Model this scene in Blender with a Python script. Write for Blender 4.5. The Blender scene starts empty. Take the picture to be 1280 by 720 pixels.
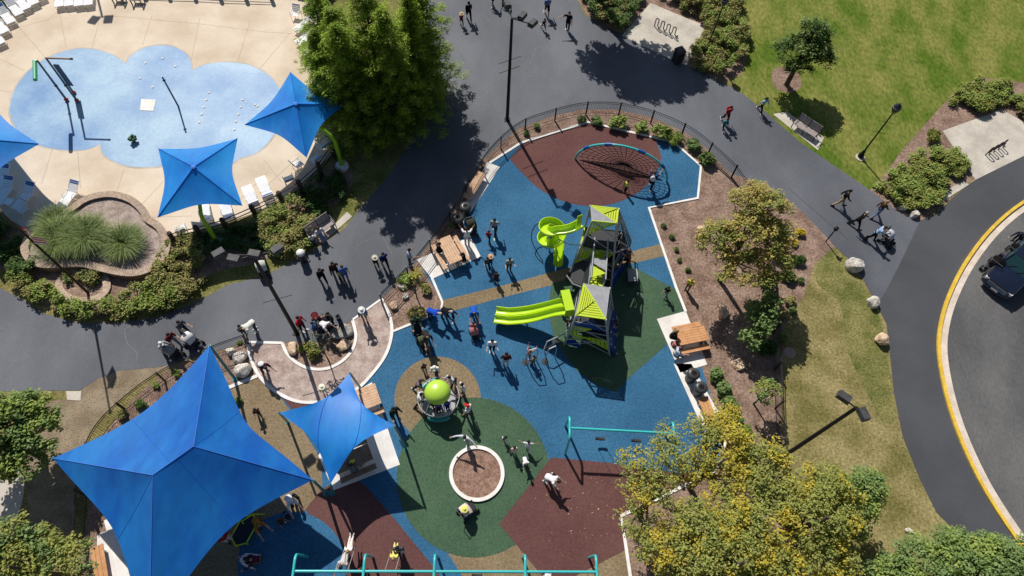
import bpy, bmesh, math, random
import numpy as np
from mathutils import Vector, Matrix, Euler
from mathutils.geometry import tessellate_polygon
random.seed(11); RNG=np.random.default_rng(5)
scn=bpy.context.scene; COL=scn.collection
# ---------------------------------------------------------------- survey: photo pixel -> place on the ground (metres, drone 36 m up)
F=853.0; CH=36.0
def _basis():
    dn=Vector(((602-640)/F,-(822-360)/F,-1.0)).normalized(); Z=-dn
    v=Vector((0,0,-1)); Y=(v-Z*v.dot(Z)).normalized(); X=Y.cross(Z)
    return Matrix((X,Y,Z))
RM=_basis()
def at(px,py,z=0.0):
    r=RM@Vector(((px-640)/F,-(py-360)/F,-1.0)); t=(CH-z)/-r.z
    return Vector((r.x*t,r.y*t,z))
def heading(px,py,dx,dy):          # world angle of an image direction
    a=at(px,py); b=at(px+dx,py+dy); return math.atan2(b.y-a.y,b.x-a.x)
# ---------------------------------------------------------------- materials
def lin(r,g,b):
    f=lambda c:(c/255/12.92) if c/255<=.04045 else ((c/255+.055)/1.055)**2.4
    return (f(r),f(g),f(b))
_M={}
def mat(name,c1,c2=None,scale=1.5,fine=None,rough=.85,bump=0,bscale=40,spec=.3,metal=0,coat=0,fc=None,stretch=None):
    if name in _M: return _M[name]
    m=bpy.data.materials.new(name); m.use_nodes=True; n=m.node_tree.nodes; l=m.node_tree.links
    b=n['Principled BSDF']; b.inputs['Roughness'].default_value=rough; b.inputs['Specular IOR Level'].default_value=spec
    b.inputs['Metallic'].default_value=metal; b.inputs['Coat Weight'].default_value=coat
    tc=n.new('ShaderNodeTexCoord'); co=tc.outputs['Object']
    if stretch:
        mp=n.new('ShaderNodeMapping'); mp.inputs['Scale'].default_value=stretch; l.new(co,mp.inputs['Vector']); co=mp.outputs['Vector']
    col=None
    if c2:
        nz=n.new('ShaderNodeTexNoise'); nz.inputs['Scale'].default_value=scale; nz.inputs['Detail'].default_value=5; nz.inputs['Roughness'].default_value=.6
        l.new(co,nz.inputs['Vector'])
        r=n.new('ShaderNodeValToRGB'); r.color_ramp.elements[0].position=.38; r.color_ramp.elements[1].position=.62
        r.color_ramp.elements[0].color=(*c1,1); r.color_ramp.elements[1].color=(*c2,1)
        l.new(nz.outputs['Fac'],r.inputs['Fac']); col=r.outputs['Color']
    if fine:
        fs,fa=fine
        n2=n.new('ShaderNodeTexNoise'); n2.inputs['Scale'].default_value=fs; n2.inputs['Detail'].default_value=3
        l.new(co,n2.inputs['Vector'])
        r2=n.new('ShaderNodeValToRGB'); r2.color_ramp.elements[0].position=.3; r2.color_ramp.elements[1].position=.7
        r2.color_ramp.elements[0].color=(1-fa,1-fa,1-fa,1); r2.color_ramp.elements[1].color=(1+fa,1+fa,1+fa,1)
        if fc: r2.color_ramp.elements[1].color=(*fc,1)
        l.new(n2.outputs['Fac'],r2.inputs['Fac'])
        mx=n.new('ShaderNodeMix'); mx.data_type='RGBA'; mx.blend_type='MULTIPLY'; mx.inputs[0].default_value=1
        if col: l.new(col,mx.inputs[6])
        else: mx.inputs[6].default_value=(*c1,1)
        l.new(r2.outputs['Color'],mx.inputs[7]); col=mx.outputs[2]
    if col: l.new(col,b.inputs['Base Color'])
    else: b.inputs['Base Color'].default_value=(*c1,1)
    if bump:
        n3=n.new('ShaderNodeTexNoise'); n3.inputs['Scale'].default_value=bscale; n3.inputs['Detail'].default_value=4
        l.new(co,n3.inputs['Vector'])
        bp=n.new('ShaderNodeBump'); bp.inputs['Strength'].default_value=bump; bp.inputs['Distance'].default_value=.03
        l.new(n3.outputs['Fac'],bp.inputs['Height']); l.new(bp.outputs['Normal'],b.inputs['Normal'])
    _M[name]=m; return m
def leafmat(name,cols,trans=.3,rough=.6):
    if name in _M: return _M[name]
    m=bpy.data.materials.new(name); m.use_nodes=True; n=m.node_tree.nodes; l=m.node_tree.links
    b=n['Principled BSDF']; b.inputs['Roughness'].default_value=rough; b.inputs['Specular IOR Level'].default_value=.25
    g=n.new('ShaderNodeNewGeometry'); r=n.new('ShaderNodeValToRGB'); e=r.color_ramp.elements
    while len(e)<len(cols): e.new(.5)
    for i,c in enumerate(cols): e[i].position=i/(len(cols)-1); e[i].color=(*c,1)
    l.new(g.outputs['Random Per Island'],r.inputs['Fac']); l.new(r.outputs['Color'],b.inputs['Base Color'])
    t=n.new('ShaderNodeBsdfTranslucent'); hs=n.new('ShaderNodeHueSaturation'); hs.inputs['Value'].default_value=1.6; l.new(r.outputs['Color'],hs.inputs['Color']); l.new(hs.outputs['Color'],t.inputs['Color'])
    mx=n.new('ShaderNodeMixShader'); mx.inputs[0].default_value=trans
    l.new(b.outputs[0],mx.inputs[1]); l.new(t.outputs[0],mx.inputs[2])
    l.new(mx.outputs[0],n['Material Output'].inputs['Surface']); _M[name]=m; return m
def sailmat(name,c):
    m=mat(name,c,(c[0]*3,c[1]*1.6,c[2]*1.15),scale=.5,rough=.5,spec=.45,stretch=(1,.4,1),fine=(2.6,.09),bump=.3,bscale=2.2)
    n=m.node_tree.nodes; l=m.node_tree.links
    t=n.new('ShaderNodeBsdfTranslucent'); t.inputs['Color'].default_value=(c[0],c[1]*1.15,c[2]*.95,1)
    mx=n.new('ShaderNodeMixShader'); mx.inputs[0].default_value=.26
    l.new(n['Principled BSDF'].outputs[0],mx.inputs[1]); l.new(t.outputs[0],mx.inputs[2]); l.new(mx.outputs[0],n['Material Output'].inputs['Surface'])
    return m
def cloth(c):
    k='cloth_%d_%d_%d'%tuple(c)
    a=lin(*c); return mat(k,a,tuple(x*.8 for x in a),scale=14,rough=.9,spec=.1)
def paint(name,c,rough=.4,**k): return mat(name,lin(*c),rough=rough,**k)
# ---------------------------------------------------------------- mesh building
class MB:
    def __init__(s): s.v=[]; s.f=[]; s.mi=[]; s.cur=0
    def add(s,vs,fs):
        o=len(s.v); s.v+= [tuple(v) for v in vs]
        for f in fs: s.f.append(tuple(i+o for i in f)); s.mi.append(s.cur)
        return s
    def box(s,c,sz,rot=None,taper=1.0):
        x,y,z=[d/2 for d in sz]; M=rot if rot is not None else Matrix.Identity(3); c=Vector(c)
        vs=[c+M@Vector(p) for p in((-x,-y,-z),(x,-y,-z),(x,y,-z),(-x,y,-z),(-x*taper,-y*taper,z),(x*taper,-y*taper,z),(x*taper,y*taper,z),(-x*taper,y*taper,z))]
        return s.add(vs,[(3,2,1,0),(4,5,6,7),(0,1,5,4),(1,2,6,5),(2,3,7,6),(3,0,4,7)])
    def tube(s,pts,r,n=8,closed=False,caps=True,flat=1.0):
        pts=[Vector(p) for p in pts]; N=len(pts); rs=r if isinstance(r,(list,tuple)) else [r]*N
        vs=[];up=None
        for i,p in enumerate(pts):
            a=pts[(i-1)%N] if (closed or i>0) else p; b=pts[(i+1)%N] if (closed or i<N-1) else p
            t=(b-a); t=t.normalized() if t.length>1e-9 else Vector((0,0,1))
            if up is None: up=Vector((0,0,1)) if abs(t.z)<.9 else Vector((0,1,0))
            x=t.cross(up)
            if x.length<1e-4: x=t.orthogonal()
            x.normalize(); y=x.cross(t); up=y
            for k in range(n):
                q=2*math.pi*k/n; vs.append(p+x*math.cos(q)*rs[i]+y*math.sin(q)*rs[i]*flat)
        fs=[]
        for i in range(N if closed else N-1):
            j=(i+1)%N
            for k in range(n): fs.append((i*n+k,i*n+(k+1)%n,j*n+(k+1)%n,j*n+k))
        if caps and not closed: fs+= [tuple(range(n-1,-1,-1)),tuple((N-1)*n+k for k in range(n))]
        return s.add(vs,fs)
    def lathe(s,prof,n=16,c=(0,0,0),sx=1,sy=1):
        vs=[];N=len(prof)
        for r,z in prof:
            for k in range(n):
                q=2*math.pi*k/n; vs.append((c[0]+r*math.cos(q)*sx,c[1]+r*math.sin(q)*sy,c[2]+z))
        fs=[(i*n+k,i*n+(k+1)%n,(i+1)*n+(k+1)%n,(i+1)*n+k) for i in range(N-1) for k in range(n)]
        fs+= [tuple(range(n-1,-1,-1)),tuple((N-1)*n+k for k in range(n))]
        return s.add(vs,fs)
    def ball(s,c,r,n=10,m=6,rot=None):
        r=r if isinstance(r,(list,tuple)) else (r,r,r); vs=[];M=rot if rot is not None else Matrix.Identity(3);c=Vector(c)
        for i in range(1,m):
            a=math.pi*i/m
            for k in range(n):
                q=2*math.pi*k/n; vs.append(c+M@Vector((r[0]*math.sin(a)*math.cos(q),r[1]*math.sin(a)*math.sin(q),r[2]*math.cos(a))))
        vs+= [c+M@Vector((0,0,r[2])),c+M@Vector((0,0,-r[2]))]
        fs=[(i*n+k,(i+1)*n+k,(i+1)*n+(k+1)%n,i*n+(k+1)%n) for i in range(m-2) for k in range(n)]
        T=len(vs)-2
        fs+= [(T,k,(k+1)%n) for k in range(n)]+[(T+1,(m-2)*n+(k+1)%n,(m-2)*n+k) for k in range(n)]
        return s.add(vs,fs)
    def prism(s,pts,z0,z1):
        n=len(pts); tri=tessellate_polygon([[Vector((p[0],p[1],0)) for p in pts]])
        vs=[(p[0],p[1],z0) for p in pts]+[(p[0],p[1],z1) for p in pts]
        fs=[(a+n,b+n,c+n) for a,b,c in tri]+[(i,(i+1)%n,(i+1)%n+n,i+n) for i in range(n)]
        return s.add(vs,fs)
    def sheet(s,pts,z):
        tri=tessellate_polygon([[Vector((p[0],p[1],0)) for p in pts]])
        return s.add([(p[0],p[1],z) for p in pts],[tuple(t) for t in tri])
    def ribbon(s,pts,w,z0,z1,closed=False):
        P=[Vector((p[0],p[1])) for p in pts]; N=len(P); L=[];R=[]
        for i in range(N):
            a=P[(i-1)%N] if (closed or i>0) else P[i]; b=P[(i+1)%N] if (closed or i<N-1) else P[i]
            t=(b-a).normalized(); nn=Vector((-t.y,t.x))
            L.append(P[i]+nn*w/2); R.append(P[i]-nn*w/2)
        vs=[]
        for i in range(N): vs+= [(L[i].x,L[i].y,z0),(L[i].x,L[i].y,z1),(R[i].x,R[i].y,z1),(R[i].x,R[i].y,z0)]
        fs=[]
        for i in range(N if closed else N-1):
            j=(i+1)%N
            for k in range(3): fs.append((i*4+k,i*4+k+1,j*4+k+1,j*4+k))
        if not closed: fs+= [(0,1,2,3),((N-1)*4+3,(N-1)*4+2,(N-1)*4+1,(N-1)*4)]
        return s.add(vs,fs)
    def mesh(s,name,mats,smooth=False):
        me=bpy.data.meshes.new(name); me.from_pydata(s.v,[],s.f)
        for m in (mats if isinstance(mats,(list,tuple)) else [mats]): me.materials.append(m)
        me.polygons.foreach_set('material_index',s.mi)
        bm=bmesh.new(); bm.from_mesh(me); bmesh.ops.recalc_face_normals(bm,faces=bm.faces); bm.to_mesh(me); bm.free()
        if smooth:
            me.polygons.foreach_set('use_smooth',[True]*len(me.polygons))
            try: me.set_sharp_from_angle(angle=math.radians(45))
            except Exception: pass
        me.update(); return me
    def build(s,name,mats,parent=None,smooth=False,loc=None):
        o=bpy.data.objects.new(name,s.mesh(name,mats,smooth)); COL.objects.link(o)
        if parent: o.parent=parent
        if loc is not None: o.location=loc
        return o
def tag(o,label,cat,group=None,kind=None):
    o['label']=label; o['category']=cat
    if group: o['group']=group
    if kind: o['kind']=kind
    return o
def thing(name,label,cat,loc=(0,0,0),rz=0,group=None):
    o=bpy.data.objects.new(name,None); COL.objects.link(o); o.empty_display_size=.3
    o.location=loc; o.rotation_euler=(0,0,rz); return tag(o,label,cat,group)
def struct(name,mb,m,smooth=False):
    o=mb.build(name,m,smooth=smooth); o['kind']='structure'; return o
def copy_tree(o,parent=None):
    c=o.copy(); COL.objects.link(c); c.parent=parent
    for ch in list(o.children): copy_tree(ch,c)
    return c
def put(proto,used,loc,rz,label,scale=1.0,group=None):
    o=copy_tree(proto) if used else proto
    o.location=loc; o.rotation_euler=(0,0,rz); o.scale=(scale,)*3; o['label']=label
    if group: o['group']=group
    return o
def spl(pts,closed=False,n=6):
    P=[Vector(p) for p in pts]; N=len(P); out=[]
    for i in range(N if closed else N-1):
        a=P[(i-1)%N] if (closed or i>0) else P[i]; b=P[i]; c=P[(i+1)%N]; d=P[(i+2)%N] if (closed or i+2<N) else c
        for k in range(n):
            t=k/n; out.append(.5*((2*b)+(c-a)*t+(2*a-5*b+4*c-d)*t*t+(3*b-a-3*c+d)*t**3))
    if not closed: out.append(P[-1])
    return out
def px(pts,z=0.0): return [at(p[0],p[1],z) for p in pts]
def pxs(pts,closed=False,n=6,z=0.0): return spl(px(pts,z),closed,n)
def rotz(a): return Matrix.Rotation(a,3,'Z')
# ---------------------------------------------------------------- light, sky, camera
SUN=Vector((-.44,.82,1.0)).normalized()
w=bpy.data.worlds.new('World'); scn.world=w; w.use_nodes=True
sk=w.node_tree.nodes.new('ShaderNodeTexSky'); sk.sky_type='NISHITA'; sk.sun_disc=False
sk.sun_elevation=math.asin(SUN.z); sk.sun_rotation=math.atan2(SUN.x,SUN.y)
w.node_tree.links.new(sk.outputs[0],w.node_tree.nodes['Background'].inputs[0]); w.node_tree.nodes['Background'].inputs[1].default_value=.062
sl=bpy.data.lights.new('sun','SUN'); sl.energy=5.0; sl.angle=math.radians(.5); sl.color=(1,.955,.88)
so=bpy.data.objects.new('sun',sl); COL.objects.link(so); so.rotation_euler=SUN.to_track_quat('Z','Y').to_euler(); so.location=(-20,40,60)
cam=bpy.data.cameras.new('camera'); cam.sensor_width=36; cam.lens=36*F/1280; cam.clip_end=1500; cam.clip_start=.5
co=bpy.data.objects.new('camera',cam); COL.objects.link(co); co.matrix_world=Matrix.Translation((0,0,CH))@RM.to_4x4(); scn.camera=co
scn.view_settings.view_transform='Standard'; scn.view_settings.look='None'; scn.view_settings.exposure=0; scn.view_settings.gamma=1
scn.cycles.max_bounces=6; scn.cycles.transparent_max_bounces=8
# ---------------------------------------------------------------- ground surfaces
GRASS_DRY=mat('dry_grass',(.15,.135,.045),(.29,.24,.11),scale=.5,fine=(7,.36),rough=1,bump=.6,bscale=26,spec=.05)
LAWN=mat('lawn_grass',(.082,.132,.016),(.205,.205,.055),scale=.42,fine=(5,.3),stretch=(1,.5,1),rough=1,bump=.6,bscale=22,spec=.05)
GRASS_GREENER=mat('greener_grass',(.10,.115,.03),(.22,.20,.075),scale=.7,fine=(9,.45),rough=1,bump=.5,bscale=24,spec=.05)  # grass a little greener than the dry ground
MULCH=mat('bark_mulch',(.19,.125,.095),(.31,.215,.17),scale=1.1,fine=(8,.42),rough=1,bump=.8,bscale=24,spec=.05)
BARE=mat('bare_soil',(.2,.155,.105),(.3,.24,.17),scale=.9,fine=(18,.35),rough=1,bump=.5,bscale=24,spec=.05)
ASPH=mat('asphalt_path',(.074,.080,.096),(.134,.141,.163),scale=.13,fine=(11,.09),rough=.7,bump=.2,bscale=60,spec=.35,stretch=(1,.55,1))
ROADM=mat('asphalt_road',(.088,.088,.092),(.14,.138,.136),scale=.3,fine=(9,.13),rough=.9,bump=.3,bscale=55,spec=.2,stretch=(1,.45,1))
DECK=mat('deck_concrete',(.57,.46,.345),(.70,.59,.465),scale=.28,fine=(20,.1),rough=.85,bump=.1,bscale=30,spec=.2)
CONC=mat('pale_concrete',(.66,.63,.59),(.8,.77,.73),scale=.9,fine=(22,.07),rough=.85,bump=.1,spec=.2)
CONC2=mat('grey_concrete',(.42,.38,.33),(.56,.51,.44),scale=.7,fine=(20,.14),rough=.9,bump=.15,spec=.2)
SPLASH=mat('splash_blue',(.085,.22,.44),(.25,.40,.55),scale=.22,fine=(5,.1),rough=.5,bump=.05,spec=.35)
GRAVEL=mat('planter_gravel',(.27,.21,.18),(.42,.34,.30),scale=2,fine=(14,.4),rough=1,bump=.8,bscale=24,spec=.05)
RB=mat('rubber_blue',(.030,.112,.215),(.042,.142,.26),scale=.3,fine=(10,.24),rough=.9,bump=.3,bscale=70,spec=.15)
RG=mat('rubber_green',(.052,.098,.058),(.068,.122,.07),scale=.35,fine=(10,.22),rough=.9,bump=.3,bscale=70,spec=.15)
RR=mat('rubber_red',(.112,.050,.047),(.136,.064,.058),scale=.3,fine=(10,.18),rough=.9,bump=.3,bscale=70,spec=.15)
RT=mat('rubber_tan',(.205,.15,.088),(.25,.19,.115),scale=.4,fine=(10,.28),rough=.9,bump=.3,bscale=70,spec=.15)
STAMP=mat('stamped_concrete',(.32,.235,.205),(.48,.385,.34),scale=1.6,fine=(9,.18),rough=.85,bump=.35,bscale=9,spec=.2)
WHITE=mat('white_kerb',(.72,.69,.65),(.84,.81,.77),scale=2,fine=(18,.08),rough=.85,spec=.2)
YEL=mat('yellow_kerb',(.62,.40,.045),(.74,.50,.07),scale=2.5,fine=(20,.15),rough=.75,spec=.25)
GUT=mat('gutter_concrete',(.56,.47,.39),(.7,.6,.51),scale=1.2,fine=(20,.14),rough=.9,spec=.2)
JOINT=mat('joint',(.30,.235,.17),(.40,.32,.24),scale=3,rough=1)
CRACK=mat('crack_filler',(.13,.13,.135),(.19,.19,.19),scale=3,rough=1)

def sheet(name,pts,z,m,closed_spline=False): return struct(name,MB().sheet(pts,z),m)
R_=400
struct('ground',MB().sheet([(-R_,-R_),(R_,-R_),(R_,R_),(-R_,R_)],0),GRASS_DRY)
sheet('lawn',px([(900,-60),(1400,-60),(1400,150),(1262,100),(1225,97),(1200,108),(1170,140),(1130,185),(1100,225),(1085,240),(1000,180),(930,125),(895,60)]),.004,LAWN)
sheet('lawn_strip',pxs([(1035,303),(1060,330),(1095,385),(1108,440),(1118,520),(1100,520),(1060,440),(1050,380),(1020,350)],True),.004,GRASS_GREENER)
sheet('grass_bank',pxs([(-60,330),(0,325),(40,350),(80,385),(160,405),(240,385),(300,352),(350,335),(440,275),(480,230),(530,140),(545,60),(540,-60),(390,-60),(410,200),(300,280),(200,340),(100,330),(30,290),(-60,250)],True,4),.004,GRASS_GREENER)
# pool deck and splash pad
sheet('pool_deck',pxs([(-90,-60),(160,-60),(400,-60),(397,0),(408,60),(422,120),(421,178),(402,206),(375,233),(348,249),(320,265),(283,278),(245,290),(205,300),(120,335),(45,310),(30,286),(0,268),(-60,235),(-120,180)],True,5),.010,DECK)
cl=[[(12,140),(16,118),(28,98),(46,81),(70,68),(98,61),(124,63),(145,71),(157,80)],[(157,80),(163,71),(178,61),(198,57),(218,59),(233,68),(239,79),(240,88)],[(240,88),(256,81),(280,78),(305,80),(326,88),(344,103),(352,122),(350,148),(340,172),(322,190),(300,198)],
    [(300,198),(285,206),(262,208),(238,202),(225,200)],[(225,200),(205,207),(185,209),(162,208),(143,202),(130,193),(125,180)],[(125,180),(112,186),(90,188),(62,185),(38,177),(21,163),(12,140)]]
sp=[]
for c in cl: sp+=pxs(c)[:-1]
sheet('splash_pad',sp,.016,SPLASH)
sheet('splash_pad_edge',[p+ (p-at(190,135)).normalized()*.12 for p in sp],.013,CONC2)
jm=MB()
for a in [[(0,74),(30,88)],[(22,32),(55,70)],[(74,14),(83,60)],[(124,28),(115,60)],[(190,20),(178,57)],[(250,22),(238,80)],[(313,25),(297,78)],[(0,40),(60,25),(100,-10)],[(140,20),(250,30),(330,40),(365,42)],[(0,113),(14,115)],[(362,42),(325,86)],[(66,185),(52,230)],[(97,188),(101,236)],[(155,212),(146,240)],[(205,226),(177,256)],[(175,272),(240,270)],[(300,250),(335,215)],[(330,200),(352,228)],[(330,235),(375,195)]]:
    jm.ribbon(px(a),.022,.0105,.0125)
struct('deck_joints',jm,JOINT)
# asphalt network
path=[(-80,352),(0,360),(28,374),(58,393),(100,404),(150,403),(200,396),(245,378),(285,356),(330,345),(360,330),(400,308),(432,284),(447,264),(470,238),(490,214),(512,176),(526,140),(532,90),(532,-70),(722,-70),(722,0),(730,18),(778,44),(845,75),(880,91),(928,117),(957,140),(1000,178),(1050,212),(1085,236),(1110,255),(1128,268),(1150,276),(1172,266),(1190,248),(1213,229),(1245,210),(1285,193),(1360,168),
      (1360,205),(1283,248),(1240,282),(1206,325),(1183,370),(1172,410),(1171,445),(1180,495),(1196,545),(1221,600),(1251,650),(1300,720),(1350,790),
      (1290,790),(1245,730),(1212,690),(1190,660),(1170,640),(1150,600),(1128,545),(1117,490),(1112,440),(1108,405),(1095,380),(1078,348),(1062,325),(1045,310),(1030,293),(1000,262),(960,232),(912,216),(884,186),(858,166),(816,147),(770,137),(726,137),(684,147),(645,162),(606,198),(565,268),(520,328),(478,374),(441,400),(425,409),(400,427),(353,428),(310,427),(258,443),(200,459),(150,463),(122,474),(100,488),(-80,490)]
sheet('path',px(path),.012,ASPH)
ASPH2=mat('asphalt_new',(.058,.060,.068),(.074,.077,.087),scale=.2,fine=(11,.08),rough=.75,bump=.2,bscale=60,spec=.3)
sheet('path',px([(1150,276),(1172,266),(1190,248),(1213,229),(1245,210),(1285,193),(1360,168)]+path[40:53]+[(1290,790),(1245,730),(1212,690),(1190,660),(1170,640),(1150,600),(1128,545),(1117,490),(1112,440),(1108,405),(1097,383),(1120,340)]),.016,ASPH2)
road=[(1360,205),(1283,248),(1240,282),(1206,325),(1183,370),(1172,410),(1171,445),(1180,495),(1196,545),(1221,600),(1251,650),(1300,720),(1350,790),(1700,900),(1800,100)]
sheet('road',px(road),.008,ROADM)
kl=pxs([(1360,205),(1283,248),(1240,282),(1206,325),(1183,370),(1172,410),(1171,445),(1180,495),(1196,545),(1221,600),(1251,650),(1300,720),(1350,790)])
def off(pts,d):
    o=[]
    for i,p in enumerate(pts):
        a=pts[max(0,i-1)]; b=pts[min(len(pts)-1,i+1)]; t=(b-a).normalized(); o.append(p+Vector((-t.y,t.x,0))*d)
    return o
struct('kerb',MB().ribbon(off(kl,.10),.20,0,.13),YEL)
struct('gutter',MB().ribbon(off(kl,.42),.43,.004,.022),GUT)
ck=MB()
for a in [[(0,415),(14,403),(24,386),(27,373)],[(182,405),(158,410),(157,420),(160,430),(170,440),(171,452),(165,455),(146,458)],[(541,14),(552,6),(560,1),(575,6),(600,20),(625,30),(642,31)],[(576,60),(578,72),(583,82),(580,90)],[(596,130),(600,118),(612,108),(630,98),(655,88),(672,92),(690,100)],[(540,40),(552,32)],[(478,295),(490,318)],[(440,310),(470,295)],[(1116,360),(1140,310),(1150,282),(1160,300)],[(1115,491),(1172,491)],[(670,60),(650,110)]]:
    ck.ribbon(pxs(a),.05,.0125,.0155)
struct('path_cracks',ck,CRACK)
sm=MB()
for a in [[(1097,383),(1120,340),(1150,277)],[(985,235),(1060,300)]]:
    sm.ribbon(pxs(a),.035,.0125,.0150)
struct('paving_seams',sm,mat('paving_seam',(.045,.046,.05),(.07,.07,.075),scale=2,rough=1))
# planting ground
sheet('mulch_bed',px([(312,428),(258,444),(204,466),(170,495),(125,548),(112,620),(104,700),(90,800),(700,800),(1010,800),(1000,640),(978,560),(975,420),(985,395),(1005,370),(1018,330),(1044,308),(1002,258),(962,227),(916,211),(888,182),(860,162),(818,143),(770,133),(726,133),(682,143),(641,158),(602,194),(560,264),(515,326),(474,370),(490,415),(470,470),(400,500),(330,470)]),.010,MULCH)
sheet('mulch_ring',pxs([(966,88),(985,84),(1000,96),(1000,110),(985,116),(968,108)],True),.008,MULCH)
sheet('mulch_border',px([(1262,100),(1225,97),(1200,108),(1170,140),(1130,185),(1100,225),(1085,240),(1112,258),(1128,272),(1150,277),(1180,255),(1215,225),(1290,190),(1360,140),(1360,120)]),.010,MULCH)
sheet('mulch_shrubs',px([(718,-70),(725,5),(735,20),(780,45),(845,76),(882,92),(905,102),(925,95),(935,70),(925,0),(920,-70)]),.008,MULCH)
sheet('soil_patch',pxs([(120,470),(190,455),(240,450),(190,470),(140,510),(110,545),(95,600),(90,660),(40,660),(40,520),(95,495)],True),.006,BARE)
sheet('mulch_poolside',pxs([(0,275),(35,300),(55,335),(130,345),(210,310),(300,285),(370,245),(425,200),(440,230),(390,285),(330,325),(270,340),(215,375),(150,395),(100,395),(50,380),(15,345),(-40,310)],True,5),.008,MULCH)
# concrete pads
def pad(name,pts,z1=.034,m=CONC): return struct(name,MB().prism(px(pts),.0,z1),m)
pad('bike_pad',[(777,45),(813,4),(882,33),(858,82),(838,74)],.03,CONC2)
pad('bike_pad',[(1178,164),(1252,137),(1292,160),(1296,187),(1219,225)],.03,CONC2)
pad('concrete_strip',[(1178,252),(1186,236),(1204,226),(1211,231)],.03,CONC2)
pad('concrete_pad',[(83,489),(102,489),(101,501),(84,500)],.03,CONC2)
sheet('concrete_walk',pxs([(-80,560),(0,570),(26,590),(30,615),(20,655),(10,700),(-80,720)],True),.010,CONC2)
# play surface
blue=[(653,180),(735,153),(842,178),(876,208),(872,248),(811,260),(845,360),(860,400),(873,445),(905,553),(894,588),(833,618),(776,645),(782,682),(800,800),(160,800),(140,650),(150,570),(200,505),(283,486),(322,470),(350,494),(372,502),(395,503),(420,497),(447,487),(470,462),(484,440),(490,415),(551,390),(553,378),(522,325),(590,290),(572,277),(612,205)]
sheet('play_surface_blue',px(blue),.020,RB)
sheet('play_surface_red',px([(637,199),(653,180),(735,153),(818,172)])+pxs([(818,172),(826,195),(822,212),(805,235),(775,252),(740,258),(705,252),(675,237),(655,219),(637,199)])[1:-1],.024,RR)
sheet('play_surface_tan',px([(555,375),(640,354),(690,340),(760,322),(826,305),(831,320),(785,331),(700,354),(640,369),(565,389),(552,389)]),.024,RT)
sheet('play_surface_green',px([(690,354),(786,331),(845,362),(853,385),(860,402),(832,432),(787,472),(770,490),(745,481),(722,464),(705,443),(692,420),(686,395),(687,370)]),.026,RG)
def ell(cx,cy,rx,ry,n=56): return [at(cx+rx*math.cos(2*math.pi*k/n),cy+ry*math.sin(2*math.pi*k/n)) for k in range(n)]
sheet('play_surface_tan',ell(547,499,54,53),.024,RT)
sheet('play_surface_tan',px([(560,692),(610,690),(650,675),(683,700),(740,700),(784,684),(800,800),(630,800)]),.022,RT)
sheet('play_surface_red',px([(382,637),(403,610),(440,598),(455,605),(490,645),(545,712),(600,800),(440,800),(425,692),(400,660)]),.022,RR)
sheet('play_surface_green',ell(592,597,96,100),.028,RG)
sheet('play_surface_red',px([(624,655),(689,572),(765,579),(833,590),(880,594),(833,618),(776,645),(784,686),(740,709),(690,735)]),.032,RR)
sheet('play_surface_tan',px([(283,486),(322,470),(350,496),(368,520),(402,575),(403,610),(382,637),(372,660),(300,680),(296,800),(160,800),(140,650),(150,570),(200,505)]),.024,RT)
sheet('play_surface_blue',ell(365,708,68,68),.028,RB)
sheet('play_surface_red',px([(350,494),(384,505),(410,515),(400,545),(372,520)]),.028,RR)
pad('table_pad',[(521,325),(588,296),(601,321),(540,349)],.036)
pad('bench_pad',[(609,203),(625,209),(577,283),(570,276)],.036)
pad('table_pad',[(821,399),(857,389),(884,456),(850,466)],.036)
pad('bench_pad',[(842,455),(864,455),(905,528),(905,548),(880,540)],.036)
pad('table_pad',[(446,489),(465,478),(500,581),(417,613),(398,570)],.036)
pad('bench_pad',[(122,668),(140,662),(158,735),(120,740)],.036)
# raised white edging
for i,(pts,wd) in enumerate([([(612,204),(651,179),(735,153),(842,178),(876,208),(872,248),(811,260),(845,360),(857,390)],.16),([(540,348),(553,378),(551,390),(490,415)],.14),([(283,486),(322,470)],.2),([(905,548),(907,562),(894,588),(833,618),(776,645),(782,682),(798,790)],.16),([(137,648),(148,690),(165,760)],.5)]):
    struct('edging',MB().ribbon(px(pts),wd,.0,.06),WHITE)
OUT=[(310,428),(313,445),(321,465),(335,482),(352,494),(372,502),(395,503),(420,497),(447,486),(470,462),(484,440),(490,415),(487,395),(477,374)]
INN=[(353,429),(359,442),(370,453),(384,460),(400,462),(415,459),(430,450),(441,437),(445,420),(441,401)]
sheet('stamped_walk',pxs(OUT)+list(reversed(pxs(INN))),.030,STAMP)
struct('edging',MB().ribbon(pxs(OUT),.17,0,.07),WHITE)
struct('edging',MB().ribbon(pxs(INN),.17,0,.07),WHITE)
sheet('mulch_bed',list(reversed(pxs(INN)))+px([(353,429),(400,428),(425,410),(441,401)])[1:3],.016,MULCH)
struct('edging',MB().ribbon(px([(311,428),(353,429)]),.15,0,.06),WHITE)
struct('edging',MB().ribbon(px([(441,400),(477,374)]),.12,0,.06),WHITE)
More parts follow.
